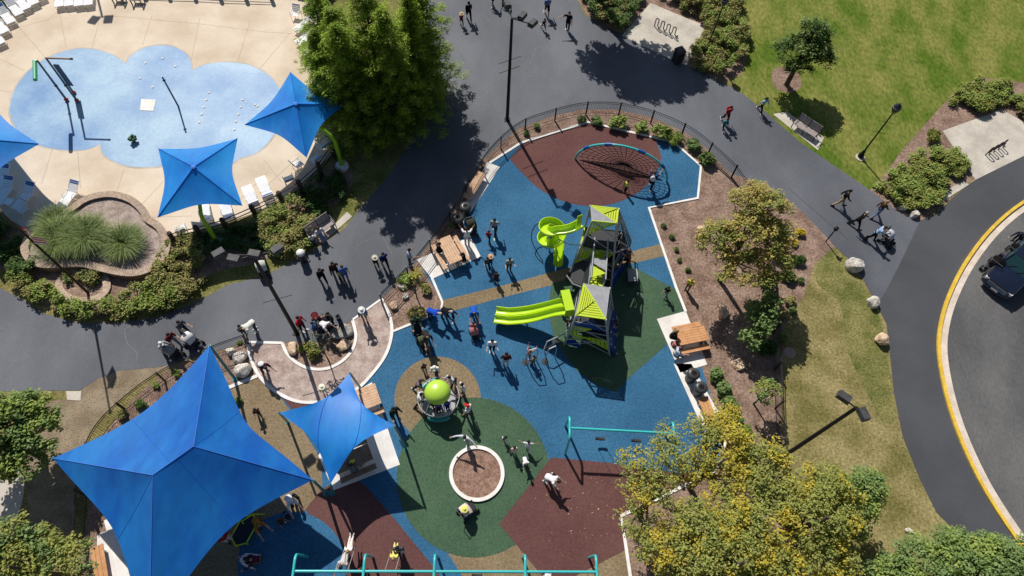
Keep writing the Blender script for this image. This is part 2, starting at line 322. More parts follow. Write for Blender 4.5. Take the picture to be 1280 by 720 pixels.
# ---------------------------------------------------------------- people
SKIN=[mat('skin_light',(.50,.30,.21),rough=.6),mat('skin_tan',(.36,.20,.13),rough=.6),mat('skin_dark',(.11,.06,.04),rough=.6)]
HAIRS={'dark':mat('hair_dark',(.012,.01,.009),rough=.5),'brown':mat('hair_brown',(.05,.028,.016),rough=.5),'blond':mat('hair_blond',(.32,.21,.09),rough=.5),'grey':mat('hair_grey',(.38,.37,.36),rough=.6)}
EYEM=mat('eye_dark',(.01,.01,.012),rough=.2); LIPM=mat('lip',(.3,.1,.085),rough=.5); SHOEW=mat('shoe_pale',(.66,.65,.63),rough=.6); SHOED=mat('shoe_dark',(.03,.03,.033),rough=.6)
POSES={'stand':dict(lean=2,hip=(4,-4),knee=(2,2),sh=(4,-6),ab=(10,10),el=(12,14)),
'walk':dict(lean=6,hip=(25,-17),knee=(6,22),sh=(-28,26),ab=(8,8),el=(14,30)),
'stride':dict(lean=8,hip=(-17,25),knee=(24,8),sh=(30,-30),ab=(9,9),el=(40,18)),
'phone':dict(lean=6,hip=(3,-3),knee=(2,2),sh=(25,20),ab=(12,12),el=(95,85)),
'push':dict(lean=16,hip=(20,-16),knee=(8,14),sh=(45,45),ab=(6,6),el=(35,35)),
'bend':dict(lean=58,hip=(6,-4),knee=(8,4),sh=(40,50),ab=(8,8),el=(20,20)),
'deep':dict(lean=78,hip=(10,2),knee=(14,10),sh=(30,10),ab=(10,14),el=(15,10)),
'wide':dict(lean=14,hip=(12,-12),knee=(8,8),sh=(30,30),ab=(62,62),el=(12,12)),
'point':dict(lean=4,hip=(6,-8),knee=(4,4),sh=(8,60),ab=(10,66),el=(10,4)),
'raise':dict(lean=4,hip=(4,-4),knee=(3,3),sh=(95,95),ab=(28,28),el=(80,80)),
'sit':dict(lean=10,hip=(84,80),knee=(84,78),sh=(30,36),ab=(8,8),el=(45,40),seat=.46),
'swing':dict(lean=-32,hip=(78,74),knee=(22,20),sh=(70,70),ab=(12,12),el=(50,50),seat=.0),
'run':dict(lean=14,hip=(48,-30),knee=(40,50),sh=(-40,45),ab=(10,10),el=(80,80)),
'crouch':dict(lean=30,hip=(105,95),knee=(125,120),sh=(50,55),ab=(12,12),el=(30,30)),
'climb':dict(lean=10,hip=(60,5),knee=(70,10),sh=(120,95),ab=(14,14),el=(25,30))}
def fk(pose,child):
    p=POSES[pose]; r=math.radians; k=1.0 if not child else .66; hs=1.0 if not child else .86   # child: shorter limbs, large head
    th,sh_,tor,ua,fa,hw,sw=.43*k,.41*k,.50*k,.29*k,.25*k,.09*k,.185*k
    L=[]
    for h,kn in zip(p['hip'],p['knee']): L.append(th*math.cos(r(h))+sh_*math.cos(r(h-kn))+.085*k)
    pz=max(L) if 'seat' not in p else p['seat']
    J={'k':k,'hs':hs}; P=Vector((0,0,pz)); t=Vector((0,math.sin(r(p['lean'])),math.cos(r(p['lean'])))); J['pel']=P; J['t']=t
    J['waist']=P+t*.18*k; J['chest']=P+t*.37*k; J['neck']=P+t*tor; hd=(t+Vector((0,.12,.35))).normalized(); J['hd']=hd; J['head']=J['neck']+hd*(.06*k+.125*hs)
    for i,s in enumerate((-1,1)):
        h,kn=p['hip'][i],p['knee'][i]; a=P+Vector((s*hw,0,-.02)); b=a+Vector((s*.01,math.sin(r(h)),-math.cos(r(h))))*th; c=b+Vector((0,math.sin(r(h-kn)),-math.cos(r(h-kn))))*sh_
        fa_=r(max(-35,min(20,(h-kn)*.6))); J['hip%d'%i],J['knee%d'%i],J['ank%d'%i]=a,b,c; J['toe%d'%i]=c+Vector((s*.03,math.cos(fa_)*.17*k,-.05*k+math.sin(fa_)*.1)); J['heel%d'%i]=c+Vector((0,-.05*k,-.045*k))
        S=J['neck']-t*.05*k+Vector((s*sw,0,0)); sf,ab,el=p['sh'][i],p['ab'][i],p['el'][i]
        d=Vector((s*math.sin(r(ab)),math.sin(r(sf))*math.cos(r(ab)),-math.cos(r(sf))*math.cos(r(ab)))); f2=sf+el
        d2=Vector((s*math.sin(r(ab))*.7,math.sin(r(f2))*math.cos(r(ab)),-math.cos(r(f2))*math.cos(r(ab)))).normalized()
        E=S+d*ua; W=E+d2*fa; J['sho%d'%i],J['elb%d'%i],J['wri%d'%i],J['hdir%d'%i]=S,E,W,d2
    return J
def tors(mb,J,g,z0=-.06,z1=1.0):
    k=J['k']; P,t=J['pel'],J['t']
    mb.tube([P+t*z0*k,P+t*.02*k,J['waist'],J['chest'],J['neck']-t*.05*k,J['neck']+t*.01*k],[.135*k+g,.16*k+g,.138*k+g,.172*k+g,.15*k+g,.06*k+g],12,flat=.66)
def arm(mb,J,i,g,long_):
    k=J['k']; S,E,W=J['sho%d'%i],J['elb%d'%i],J['wri%d'%i]
    if long_: mb.tube([J['neck']-J['t']*.06*k,S,S.lerp(E,.5),E,E.lerp(W,.4),W],[.055*k+g,.062*k+g,.05*k+g,.04*k+g,.038*k+g,.026*k+g],8)
    else: mb.tube([J['neck']-J['t']*.06*k,S,S.lerp(E,.78)],[.055*k+g,.062*k+g,.052*k+g],8)
def leg(mb,J,i,g,long_):
    k=J['k']; a,b,c=J['hip%d'%i],J['knee%d'%i],J['ank%d'%i]
    if long_: mb.tube([a+(a-b).normalized()*.05,a,a.lerp(b,.5),b,b.lerp(c,.35),c],[.085*k+g,.09*k+g,.075*k+g,.056*k+g,.056*k+g,.036*k+g],8)
    else: mb.tube([a+(a-b).normalized()*.05,a,a.lerp(b,.5),a.lerp(b,.95)],[.085*k+g,.09*k+g,.08*k+g,.072*k+g],8)
def remesh(mb,name,vox,slots=1):
    me=mb.mesh(name,[SKIN[0]]); o=bpy.data.objects.new(name,me); COL.objects.link(o)
    md=o.modifiers.new('r','REMESH'); md.mode='VOXEL'; md.voxel_size=vox; md.use_smooth_shade=True
    sm=o.modifiers.new('s','SMOOTH'); sm.factor=.5; sm.iterations=3
    dg=bpy.context.evaluated_depsgraph_get(); m2=bpy.data.meshes.new_from_object(o.evaluated_get(dg)); bpy.data.objects.remove(o); m2.name=name
    if not m2.materials: m2.materials.append(SKIN[0])
    return m2
_PM={}
def piece(kind,pose,child):
    key=(kind,pose,child)
    if key in _PM: return _PM[key]
    J=fk(pose,child); k,hs=J['k'],J['hs']; mb=MB(); hd=J['hd']; H=J['head']
    q=hd.to_track_quat('Z','Y').to_matrix(); fw=Vector((0,hd.z,-hd.y)); M=Matrix((Vector((1,0,0)),fw,hd)).transposed()
    if kind=='body':
        tors(mb,J,0); mb.tube([J['neck']-J['t']*.03,H],[.055*k+.004,.05*k+.006],8)
        mb.ball(H,(.078*hs,.098*hs,.122*hs),14,10,M); mb.ball(H+M@Vector((0,.045,-.06))*hs,(.055*hs,.05*hs,.05*hs),10,6,M)
        mb.ball(H+M@Vector((0,.1,-.012))*hs,(.014*hs,.022*hs,.026*hs),6,5,M)
        for s in (-1,1): mb.ball(H+M@Vector((s*.08,0,-.01))*hs,(.014*hs,.022*hs,.034*hs),6,5,M)
        for i in (0,1):
            arm(mb,J,i,0,True); leg(mb,J,i,0,True); mb.tube([J['heel%d'%i],J['ank%d'%i],J['toe%d'%i]],[.035*k,.038*k,.028*k],8)
            mb.ball(J['wri%d'%i]+J['hdir%d'%i]*.045*k,(.036*k,.02*k,.05*k),8,6,J['hdir%d'%i].to_track_quat('Z','Y').to_matrix())
        me=remesh(mb,'person_body',.02); me.materials.append(EYEM); me.materials.append(LIPM)
        ex=MB(); ex.cur=0
        for i in (0,1):     # fingers and thumb, rooted inside the palm and slightly curled
            d=J['hdir%d'%i]; T=d.to_track_quat('Z','Y').to_matrix(); b0=J['wri%d'%i]+d*.06*k
            for f,(o_,l) in enumerate(((-.028,.062),(-.010,.075),(.009,.07),(.027,.055))):
                a=b0+T@Vector((o_*k,0,.0)); c=a+T@Vector((o_*.25*k,.004,l*.55*k)); e=c+T@Vector((0,.016*k,l*.45*k)); ex.tube([a,c,e],[.0095*k,.0085*k,.006*k],5)
            s=1 if i==0 else -1; a=J['wri%d'%i]+d*.025*k+T@Vector((.024*s*k,0,0)); c=a+T@Vector((.03*s*k,.008,.03*k)); e=c+T@Vector((.01*s*k,.012,.028*k)); ex.tube([a,c,e],[.012*k,.01*k,.007*k],5)
        ex.cur=1
        for s in (-1,1): ex.ball(H+M@Vector((s*.03,.088,.012))*hs,.012*hs,6,5)
        ex.cur=2; ex.ball(H+M@Vector((0,.094,-.058))*hs,(.024*hs,.012*hs,.008*hs),8,5,M)
        m3=ex.mesh('x',[SKIN[0],EYEM,LIPM],True); bm=bmesh.new(); bm.from_mesh(me); bm.from_mesh(m3); bm.to_mesh(me); bm.free(); bpy.data.meshes.remove(m3)
    elif kind in('shirt','sleeves'):
        tors(mb,J,.014,-.12)
        for i in (0,1): arm(mb,J,i,.012,kind=='sleeves')
        me=remesh(mb,'shirt',.022)
    elif kind in('trousers','shorts'):
        P,t=J['pel'],J['t']; mb.tube([P-Vector((0,0,.07*k)),P,P+t*.10*k],[.12*k,.165*k+.008,.15*k+.008],12,flat=.7)
        for i in (0,1): leg(mb,J,i,.012,kind=='trousers')
        me=remesh(mb,kind,.022)
    elif kind[:4]=='shoe':
        for i in (int(kind[4]),):
            mb.tube([J['heel%d'%i]-Vector((0,.02,0)),J['ank%d'%i]-Vector((0,-.03,.02)),J['toe%d'%i]+Vector((0,.03*k,0))],[.045*k,.052*k,.036*k],8)
        me=mb.mesh('shoe',[SHOED],True)
    elif kind in('hair','longhair'):
        mb.ball(H+M@Vector((0,-.018,.028))*hs,(.09*hs,.1*hs,.112*hs),14,10,M)
        if kind=='longhair': mb.tube([H+M@Vector((0,-.06,.03))*hs,H+M@Vector((0,-.095,-.08))*hs,J['neck']-J['t']*.1*k+Vector((0,-.1*k,0))],[.085*hs,.085*hs,.05*hs],10,flat=.6)
        me=mb.mesh(kind,[HAIRS['dark']],True)
    elif kind=='cap':
        mb.ball(H+M@Vector((0,-.005,.045))*hs,(.1*hs,.112*hs,.095*hs),14,8,M); mb.ball(H+M@Vector((0,.13,.05))*hs,(.075*hs,.085*hs,.01),10,5,M); me=mb.mesh('cap',[WHITE],True)
    elif kind=='sunhat':
        mb.ball(H+M@Vector((0,-.005,.06))*hs,(.1*hs,.112*hs,.09*hs),14,8,M); mb.ball(H+M@Vector((0,0,.06))*hs,(.2*hs,.21*hs,.014),16,5,M); me=mb.mesh('sunhat',[WHITE],True)
    elif kind=='backpack':
        c=J['chest']-M@Vector((0,.17*k,0)); mb.ball(c,(.16*k,.1*k,.22*k),10,8,Matrix((Vector((1,0,0)),Vector((0,J['t'].z,-J['t'].y)),J['t'])).transposed()); me=mb.mesh('backpack',[BASEC],True)
    _PM[key]=me; return me
BASEC=cloth((60,60,64))
def sub(name,me,m,par):
    o=bpy.data.objects.new(name,me); COL.objects.link(o); o.parent=par; o.material_slots[0].link='OBJECT'; o.material_slots[0].material=m; return o
_np=0
def person(x,y,pose,d,shirt,legs,label,child=False,hair='dark',hat=None,longs=False,short=False,s=None,z=0,lh=False,skin=None,pack=None,shoe=None,tilt=0):
    global _np; _np+=1; rs=random.Random(_np)
    loc=at(x,y,z) if not isinstance(x,Vector) else x
    rz=(heading(x,y,*d) if not isinstance(x,Vector) else y)-math.pi/2
    sk=SKIN[skin if skin is not None else rs.choice((0,0,0,1))]
    o=bpy.data.objects.new('person',piece('body',pose,child)); COL.objects.link(o); o.location=loc; o.rotation_euler=(tilt,0,rz); s=s or rs.uniform(.97,1.05); o.scale=(s*1.06,s*1.06,s*1.01)
    o.material_slots[0].link='OBJECT'; o.material_slots[0].material=sk; tag(o,label,'person')
    sub('shirt',piece('sleeves' if longs else 'shirt',pose,child),cloth(shirt),o)
    sub('shorts' if short else 'trousers',piece('shorts' if short else 'trousers',pose,child),cloth(legs),o)
    sm=shoe or (SHOEW if rs.random()<.5 else SHOED)
    for i in (0,1): sub('shoe',piece('shoe%d'%i,pose,child),sm,o)
    if hat: sub(hat[0],piece(hat[0],pose,child),cloth(hat[1]),o)
    sub('hair',piece('longhair' if lh else 'hair',pose,child),HAIRS[hair],o).scale=(1,1,1) if not hat else (.985,.985,.985)
    if pack: sub('backpack',piece('backpack',pose,child),cloth(pack),o)
    return o
K=(22,22,25); WH=(225,225,225); NV=(28,38,70); JE=(60,80,115); BL=(40,105,190); GY=(120,122,128); DG=(60,62,66); KH=(165,145,115); RD=(165,35,50)
# plaza at the top
person(586,25,'walk',(4,10),K,K,'person all in black with a dark cap walking on the plaza beside a small child',longs=True,hat=('cap',(30,30,32)),shoe=SHOEW)
person(577,31,'walk',(5,10),(120,60,60),(40,40,45),'small child with a tan hat walking beside the person in black on the plaza',child=True,hat=('sunhat',(200,170,140)))
person(615,6,'walk',(4,-10),(150,90,80),K,'person cut by the top edge, nearer the pair in black and tan hat',short=True)
person(628,3,'walk',(4,-10),(60,60,66),K,'person cut by the top edge, next to the lamp heads',child=False)
person(683,19,'walk',(3,12),(95,115,160),K,'person in a blue grey shirt and black shorts right of the three lamp heads',short=True,shoe=SHOEW)
person(679,37,'run',(6,10),(30,32,40),(30,32,40),'child in dark clothes just below the person in the blue grey shirt',child=True,short=True,shoe=SHOEW)
person(709,38,'point',(-3,12),K,K,'person in black with one bare arm stretched out beside the big tree shadow',shoe=SHOEW,skin=0)
person(905,153,'walk',(6,12),RD,(40,40,46),'adult with a red backpack on the path beyond the curved fence',pack=(190,40,60),hair='dark')
person(903,162,'stride',(5,12),(40,130,150),(40,60,75),'child in teal close beside the adult with the red backpack',child=True,hair='brown',shoe=SHOEW)
person(949,140,'stride',(10,10),(150,190,215),K,'person in pale blue top and black trousers at the lawn edge by the bench',s=.9,lh=True)
# walkers at the right
person(1047,257,'walk',(12,2),(26,26,30),KH,'walker in a black jacket and khaki trousers, nearest the lawn edge of the walk',longs=True)
person(1093,270,'walk',(12,-4),(90,62,45),(110,130,165),'walker in a brown jacket and light jeans touching the olive shrubs',longs=True,hair='blond')
person(1067,283,'stride',(12,4),K,K,'grey haired walker in black between three other walkers',longs=True,hair='grey')
person(1087,300,'push',(12,5),(150,180,215),K,'walker in a pale blue shirt pushing a stroller toward the road',hair='brown')
person(1266,302,'bend',(-10,6),(28,34,55),(30,30,34),'dark dressed person leaning over the black strollers by the navy car',longs=True)
# path in front of the pool
person(401,297,'sit',(8,9),(190,190,205),(150,160,190),'person in a pale top sitting at the near end of the dark slatted bench',hair='brown',lh=True)
person(393,306,'stand',(3,10),(215,215,220),(70,75,90),'child in a white top standing in front of the dark slatted bench',child=True)
person(405,352,'walk',(6,9),(24,24,28),(28,28,32),'person in black walking on the path, lowest of three walkers below the slatted bench',shoe=SHOEW,hair='brown',longs=True)
person(421,345,'walk',(4,9),(58,40,34),(34,34,40),'long haired person in dark brown, middle of three path walkers below the slatted bench',lh=True,hair='brown',longs=True)
person(433,350,'stand',(4,9),(60,95,165),(70,90,140),'person in blue on the path beside a child in yellow',hair='brown')
person(428,349,'walk',(3,9),(215,215,80),(90,80,70),'child in yellow between two adults on the path',child=True)
person(482,333,'walk',(5,9),(30,42,92),(35,36,45),'person in navy walking away from the conifer shadow, hand in hand with a child',hair='dark')
person(471,333,'walk',(5,9),(40,42,46),(40,42,50),'child with a pale hat beside the person in navy near the fence',child=True,hat=('sunhat',(205,200,180)))
person(513,331,'phone',(8,-2),(170,178,200),(70,75,85),'person in a pale grey top leaning on the fence by the yellow leafed shrub')
# crowd at the crescent bed
person(380,413,'stand',(8,3),(170,30,45),(36,36,42),'person in a red top standing beside the lamp shadow',shoe=SHOEW)
person(397,402,'bend',(4,9),(90,30,38),(28,28,32),'person in dark red bending over the crowd at the stroller',longs=True)
person(396,417,'stand',(8,0),(50,125,205),(45,60,90),'person in bright blue at the stroller crowd, beside the grey green sapling',child=False,s=.85)
person(406,413,'bend',(6,4),(225,225,228),(80,80,88),'white shirted person bending into the stroller crowd',longs=False)
person(417,405,'phone',(-6,5),(60,65,60),(38,40,44),'dark dressed person at the far side of the stroller crowd',s=.9)
person(429,411,'stand',(-8,2),(34,48,80),(40,44,55),'person in navy standing behind the wide grey stone slab',hair='dark',longs=True)
person(456,399,'push',(3,10),(95,105,160),(140,140,140),'person with a white hat and violet blue top at the start of the stamped walk',hat=('sunhat',(235,235,230)),short=True)
person(321,412,'deep',(-8,8),(225,225,215),(70,72,80),'person in white bending deeply on the asphalt beside the fence end')
person(306,418,'stand',(5,8),(95,100,108),(60,64,70),'small grey dressed child beside the person bending deeply in white',child=True,hair='dark')
person(233,416,'push',(10,6),(75,82,95),(55,58,66),'person in grey pushing a stroller by the fence above the big sail')
person(221,431,'push',(9,6),(90,30,35),(150,150,160),'person in maroon between two stroller pushers by the fence')
person(211,441,'push',(9,5),(170,175,180),(30,32,36),'person in pale grey at the lower stroller by the fence above the big sail',hat=('cap',(225,225,220)))
person(331,463,'bend',(9,8),(70,35,42),(120,115,118),'person in maroon with a white bag bending on the stamped walk beside a boulder',pack=(225,225,225),hair='dark')
person(325,519,'walk',(4,9),(75,45,45),(50,46,48),'small figure in dark red on the tan surface next to the big sail',child=True,hair='dark')
person(407,492,'stand',(6,8),(190,200,90),(215,210,200),'child in yellow green and a white hat at the edge of the twisted sail',child=True,hat=('sunhat',(235,235,215)))
# upper play surface
person(538,397,'deep',(9,4),(30,80,190),(45,70,140),'person in vivid blue bending at the white edging corner',longs=True,hair='grey')
person(555,396,'bend',(8,5),(26,27,32),(30,30,35),'person in black bending toward a child on the end of the tan stripe',hair='grey',longs=True)
person(567,402,'stand',(-6,3),(45,40,55),(40,38,44),'dark haired child facing the person bending in black',child=True)
person(592,394,'bend',(1,10),(35,90,195),(50,70,120),'person in a blue top leaning over the red and white stroller')
person(592,414,'stand',(0,10),(190,120,125),(130,40,45),'child in pink and red in front of the person leaning in blue',child=True,hair='brown')
person(520,409,'push',(3,9),(55,80,60),(36,40,40),'person in dark green at the topmost stroller by the mulch corner',longs=True)
person(533,424,'bend',(3,8),(50,46,44),(40,42,46),'dark dressed person beside the two strollers by the mulch corner')
person(536,441,'walk',(3,9),(70,72,70),(120,105,95),'child in grey below the two strollers by the mulch corner',child=True)
person(615,439,'phone',(0,10),(225,225,230),(30,32,42),'person in a white top and black trousers holding something dark, on the open blue surface',hair='dark',shoe=SHOEW)
person(632,457,'stand',(-1,-10),(78,42,38),(200,200,205),'person with a dark brown jacket and white trousers on the open blue surface',hair='dark',longs=True)
person(618,292,'walk',(-3,10),(150,152,158),(55,58,64),'person in grey leading a child in red near the top of the blue surface',hair='dark')
person(611,301,'walk',(-3,10),(160,40,60),(45,48,60),'child in red trousers beside the person in grey',child=True,hair='dark')
person(609,335,'walk',(3,10),(70,85,95),(40,46,60),'person in slate blue beside a tan hat near the picnic table',s=.8)
person(613,332,'stand',(3,10),(60,62,70),(50,52,60),'small child under a round tan hat near the picnic table',child=True,hat=('sunhat',(205,165,130)))
person(620,352,'stand',(-1,10),(50,44,54),(44,44,58),'dark dressed child standing just above the tan stripe',child=True)
person(636,338,'phone',(2,10),(150,150,152),(60,60,66),'person in grey holding something, right of the tan hat child',s=.9)
person(584,306,'raise',(0,-10),(235,235,240),(170,175,200),'person in white with raised arms on the picnic table pad')
person(548,318,'sit',(10,-3),(28,26,28),(26,26,30),'person in black sitting at the tan picnic table, on the fence side',longs=True,z=0)
person(581,329,'sit',(-10,3),(40,36,40),(140,140,150),'dark haired person sitting at the tan picnic table, on the blue surface side',lh=True)
# spinner
person(545,468,'push',(0,10),(228,222,215),(70,90,120),'person with a white cap pushing the spinner from the top',hat=('cap',(235,230,225)))
person(531,464,'walk',(3,9),(60,40,44),(170,170,175),'child in dark red at the top of the spinner beside the white capped person',child=True)
person(524,487,'push',(10,4),(120,110,115),(40,40,44),'person in grey at the curved walk side of the spinner',hair='brown')
person(525,506,'push',(10,-3),(240,238,235),(40,42,48),'person with long white sleeves pushing the spinner',longs=True,hair='dark')
person(566,481,'push',(-7,8),(200,200,205),(34,38,72),'person in white and navy at the upper bar of the spinner')
person(579,493,'stand',(-8,4),(232,232,235),(60,62,75),'person with dark hair and a white top beside the spinner',hair='dark')
person(571,500,'stand',(-8,2),(205,140,160),(120,70,90),'child in pink beside the spinner',child=True)
person(586,520,'stand',(-6,-4),(225,222,220),(90,70,65),'person in a white top and red scarf below the spinner',hair='brown',hat=('cap',(190,50,50)))
person(583,553,'wide',(-4,10),(205,208,215),(150,150,155),'person in grey white with both arms spread, above the ring planter',hair='dark',longs=True)
person(495,522,'phone',(6,8),(30,48,38),(28,34,32),'person in dark green on the blue strip beside the twisted sail',hair='dark',longs=True)
person(549,511,'sit',(0,10),(105,75,160),(60,55,80),'child in purple riding the spinner',child=True,z=.05)
person(559,508,'sit',(2,10),(30,85,200),(40,60,120),'child in blue riding the spinner',child=True,z=.05)
person(536,516,'sit',(4,8),(60,140,90),(200,205,200),'child in green riding the spinner, at its lower bar',child=True,z=.05)
person(541,506,'sit',(4,8),(36,36,46),(40,40,50),'dark dressed child riding the spinner beside the child in purple',child=True,z=.05)
# green circle
person(631,551,'walk',(3,9),(60,70,58),(200,200,200),'smallest child, on the green circle farthest from the turquoise swing',child=True,s=.8)
person(642,566,'stand',(2,9),(205,185,175),(215,200,190),'child with dark hair and a beige top on the green circle',child=True,hair='dark')
person(659,562,'wide',(1,-9),(215,215,220),(200,200,210),'child in white with arms spread on the green circle',child=True)
person(655,577,'bend',(2,9),(225,225,230),(110,110,120),'child with dark hair in white on the green circle, nearest the red surface',child=True,hair='dark')
person(683,601,'bend',(6,4),(232,232,235),(190,195,205),'adult in white bending with a child at the tip of the red surface',hair='dark')
person(690,599,'stand',(-6,3),(215,205,210),(200,195,200),'dark haired child held by the adult in white at the red surface tip',child=True,hair='dark')
person(581,641,'stand',(4,9),(225,225,90),(70,60,50),'child in yellow next to the stroller below the ring planter',child=True,hat=('sunhat',(235,235,120)))
# bottom edge
person(501,690,'stand',(0,10),(75,78,90),(185,190,205),'person in dark grey and pale trousers alone on the lower red surface',hair='dark')
person(437,697,'bend',(-3,10),(205,198,195),(50,50,54),'person in a patterned pale top pushing a child on the lower swing',hair='dark',longs=True)
person(458,715,'stand',(0,10),(120,60,60),K,'person in black and red beside the swing pushers at the bottom edge',hair='brown',s=.9)
person(683,722,'bend',(-3,10),(230,230,232),(70,70,75),'person in a white shirt bending at the lower swing frame',hair='grey')
person(592,728,'crouch',(2,10),(40,40,44),(36,36,40),'dark dressed figure at the bottom edge below the green circle')
# shade of the largest sail
person(366,627,'bend',(5,8),(220,225,230),(110,135,165),'person in a white top bending at the shade edge of the largest sail',hair='dark')
person(374,624,'stand',(-5,6),(36,38,42),(34,36,40),'dark dressed child beside the bending person at the shade edge of the largest sail',child=True)
person(361,643,'sit',(3,9),(45,110,195),(50,60,80),'child in bright blue sitting in the shade of the largest sail',child=True,z=-.2)
person(350,651,'crouch',(6,4),(95,80,68),(70,62,55),'brown dressed child crouching in the shade of the largest sail',child=True)
person(326,655,'bend',(5,6),(170,110,50),(60,45,45),'person in orange beside the lime six sided ring')
person(306,700,'crouch',(9,2),(205,212,225),(30,32,38),'person with white sleeves crouching in the shade at the bottom edge',longs=True,hair='dark')
person(327,700,'crouch',(-9,3),(80,40,62),(120,105,80),'person in maroon crouching in the shade at the bottom edge',longs=True,hair='dark')
person(289,676,'stand',(6,5),(150,40,55),(200,200,205),'person in red and white half under the largest sail',hair='dark')
# play tower and net
person(697,382,'climb',(6,4),(60,50,66),(190,190,195),'child with pale trousers climbing beside the hood of the double slide',child=True)
person(708,412,'climb',(6,-2),(40,40,46),(180,170,160),'child in dark clothes below the hood of the double slide',child=True)
person(660,448,'climb',(4,-6),(190,140,120),(120,110,110),'child in pink and brown on the standing spinner loop',child=True)
person(666,455,'stand',(5,6),(140,120,105),(90,80,80),'child in brown in front of the standing spinner loop',child=True)
person(691,432,'run',(8,-3),(225,215,195),(170,160,150),'child in cream under the climbing rail in the tower shadow',child=True,hair='blond')
person(769,412,'climb',(-8,0),(60,56,70),(150,150,155),'child on the shaded flank of the lower roofed tower',child=True,z=.4)
person(773,331,'climb',(-6,-4),(35,85,190),(50,40,36),'person in blue at the net bay of the upper roofed tower',z=.3)
person(783,333,'climb',(-8,-3),(120,84,60),(60,48,40),'person in brown at the net bay of the upper roofed tower',z=.1)
person(831,370,'walk',(-6,8),(24,25,28),(150,155,150),'small child in black on the green surface by the white edging',child=True,hair='dark')
person(858,363,'stand',(-3,9),(205,190,80),(90,84,70),'person dressed in yellow in the mulch beside the white edging',hair='blond',s=.85)
person(837,424,'sit',(9,2),(30,30,34),(60,60,66),'blond person in black sitting at the bright orange picnic table',hair='blond',lh=True)
person(839,436,'sit',(9,-1),(205,130,120),(70,66,75),'child in coral at the corner of the bright orange picnic table',child=True)
person(842,447,'sit',(9,-3),(205,210,225),(60,62,74),'person in white and navy at the near bench of the bright orange picnic table',hair='brown')
person(886,535,'sit',(-10,3),(20,20,22),(190,195,210),'person in black sitting on the bright orange backless bench',longs=True)
person(781,240,'stand',(8,-6),(215,220,90),(36,38,42),'child in yellow and white at the foot of the net arch',child=True,hair='dark')
person(811,238,'climb',(4,-9),(34,46,92),K,'person in navy reaching into the net arch',hair='dark',pack=(220,222,226))
person(441,587,'sit',(8,-6),(34,46,90),(50,54,70),'person in navy with a yellow cap at the brown picnic table under the twisted sail',hat=('cap',(225,215,60)))
person(445,591,'sit',(-3,-9),(110,112,120),(70,72,80),'person in grey on the near bench of the brown picnic table under the twisted sail',hair='brown')
# ---------------------------------------------------------------- foliage
def leaf_object(name,cen,nrm,size,m,parent=None,aspect=.55,loc=None):
    n=len(cen); nrm=nrm/np.maximum(np.linalg.norm(nrm,axis=1,keepdims=True),1e-6)
    r=RNG.normal(size=(n,3)); u=np.cross(nrm,r); u/=np.maximum(np.linalg.norm(u,axis=1,keepdims=True),1e-6); v=np.cross(nrm,u)
    s=(size*RNG.uniform(.65,1.35,n))[:,None]
    q=np.stack([cen-u*s,cen+v*s*aspect+nrm*s*.12,cen+u*s,cen-v*s*aspect+nrm*s*.12],1).reshape(-1,3)
    me=bpy.data.meshes.new(name); me.vertices.add(4*n); me.vertices.foreach_set('co',q.astype(np.float32).ravel())
    me.loops.add(4*n); me.loops.foreach_set('vertex_index',np.arange(4*n,dtype=np.int32))
    me.polygons.add(n); me.polygons.foreach_set('loop_start',np.arange(0,4*n,4,dtype=np.int32)); me.polygons.foreach_set('loop_total',np.full(n,4,dtype=np.int32))
    me.materials.append(m); me.update(calc_edges=True); me.validate()
    o=bpy.data.objects.new(name,me); COL.objects.link(o)
    if parent: o.parent=parent
    if loc is not None: o.location=loc
    return o
def clumps(centres,radii,per):
    """leaves on the upper shell of small clumps"""
    C=[];Nn=[]
    for c,r in zip(centres,radii):
        k=max(6,int(per*(r/.5)**2)); d=RNG.normal(size=(k,3)); d/=np.linalg.norm(d,axis=1,keepdims=True)
        rr=r*RNG.uniform(.35,1.05,k)[:,None]
        C.append(np.array(c)+d*rr*np.array([1,1,.75])); Nn.append(d*.45+RNG.normal(size=(k,3))*.34+np.array([-.38,.66,1.0]))
    return np.concatenate(C),np.concatenate(Nn)
def ell_points(blobs,dens,inner=.45):
    out=[];rad=[]
    for (x,y,z,rx,ry,rz) in blobs:
        n=max(3,int(dens*(rx*ry*rz)**(2/3)*4))
        d=RNG.normal(size=(n,3)); d/=np.linalg.norm(d,axis=1,keepdims=True); d[:,2]=np.where(d[:,2]<-.35,-d[:,2],d[:,2])
        k=RNG.uniform(inner,1.0,n)[:,None]**.6
        out.append(np.array([x,y,z])+d*k*np.array([rx,ry,rz]))
    return np.concatenate(out)
BARK=mat('bark',(.075,.055,.04),(.15,.12,.09),scale=5,rough=1,bump=.8,bscale=16,spec=.1,stretch=(1,1,.3))
def limbs(h,pts,r0,lean=(0,0)):
    mb=MB(); top=Vector((lean[0],lean[1],h))
    mb.tube([(0,0,-.1),(lean[0]*.1,lean[1]*.1,h*.25),(lean[0]*.5,lean[1]*.5,h*.6),top],[r0*1.25,r0,r0*.7,r0*.3],9)
    for p in pts:
        p=Vector(p); z0=min(max(.3*h,p.z*.62),h*.85); a=Vector((lean[0]*z0/h,lean[1]*z0/h,z0))
        m_=(a+p)/2+Vector((random.uniform(-.15,.15),random.uniform(-.15,.15),.12))
        mb.tube([a,m_,p],[r0*.42,r0*.28,r0*.1],6)
    return mb
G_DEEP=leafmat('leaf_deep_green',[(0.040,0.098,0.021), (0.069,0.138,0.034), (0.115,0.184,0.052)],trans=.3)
G_MID=leafmat('leaf_mid_green',[(0.094,0.163,0.044), (0.156,0.237,0.069), (0.250,0.325,0.119)],trans=.3)
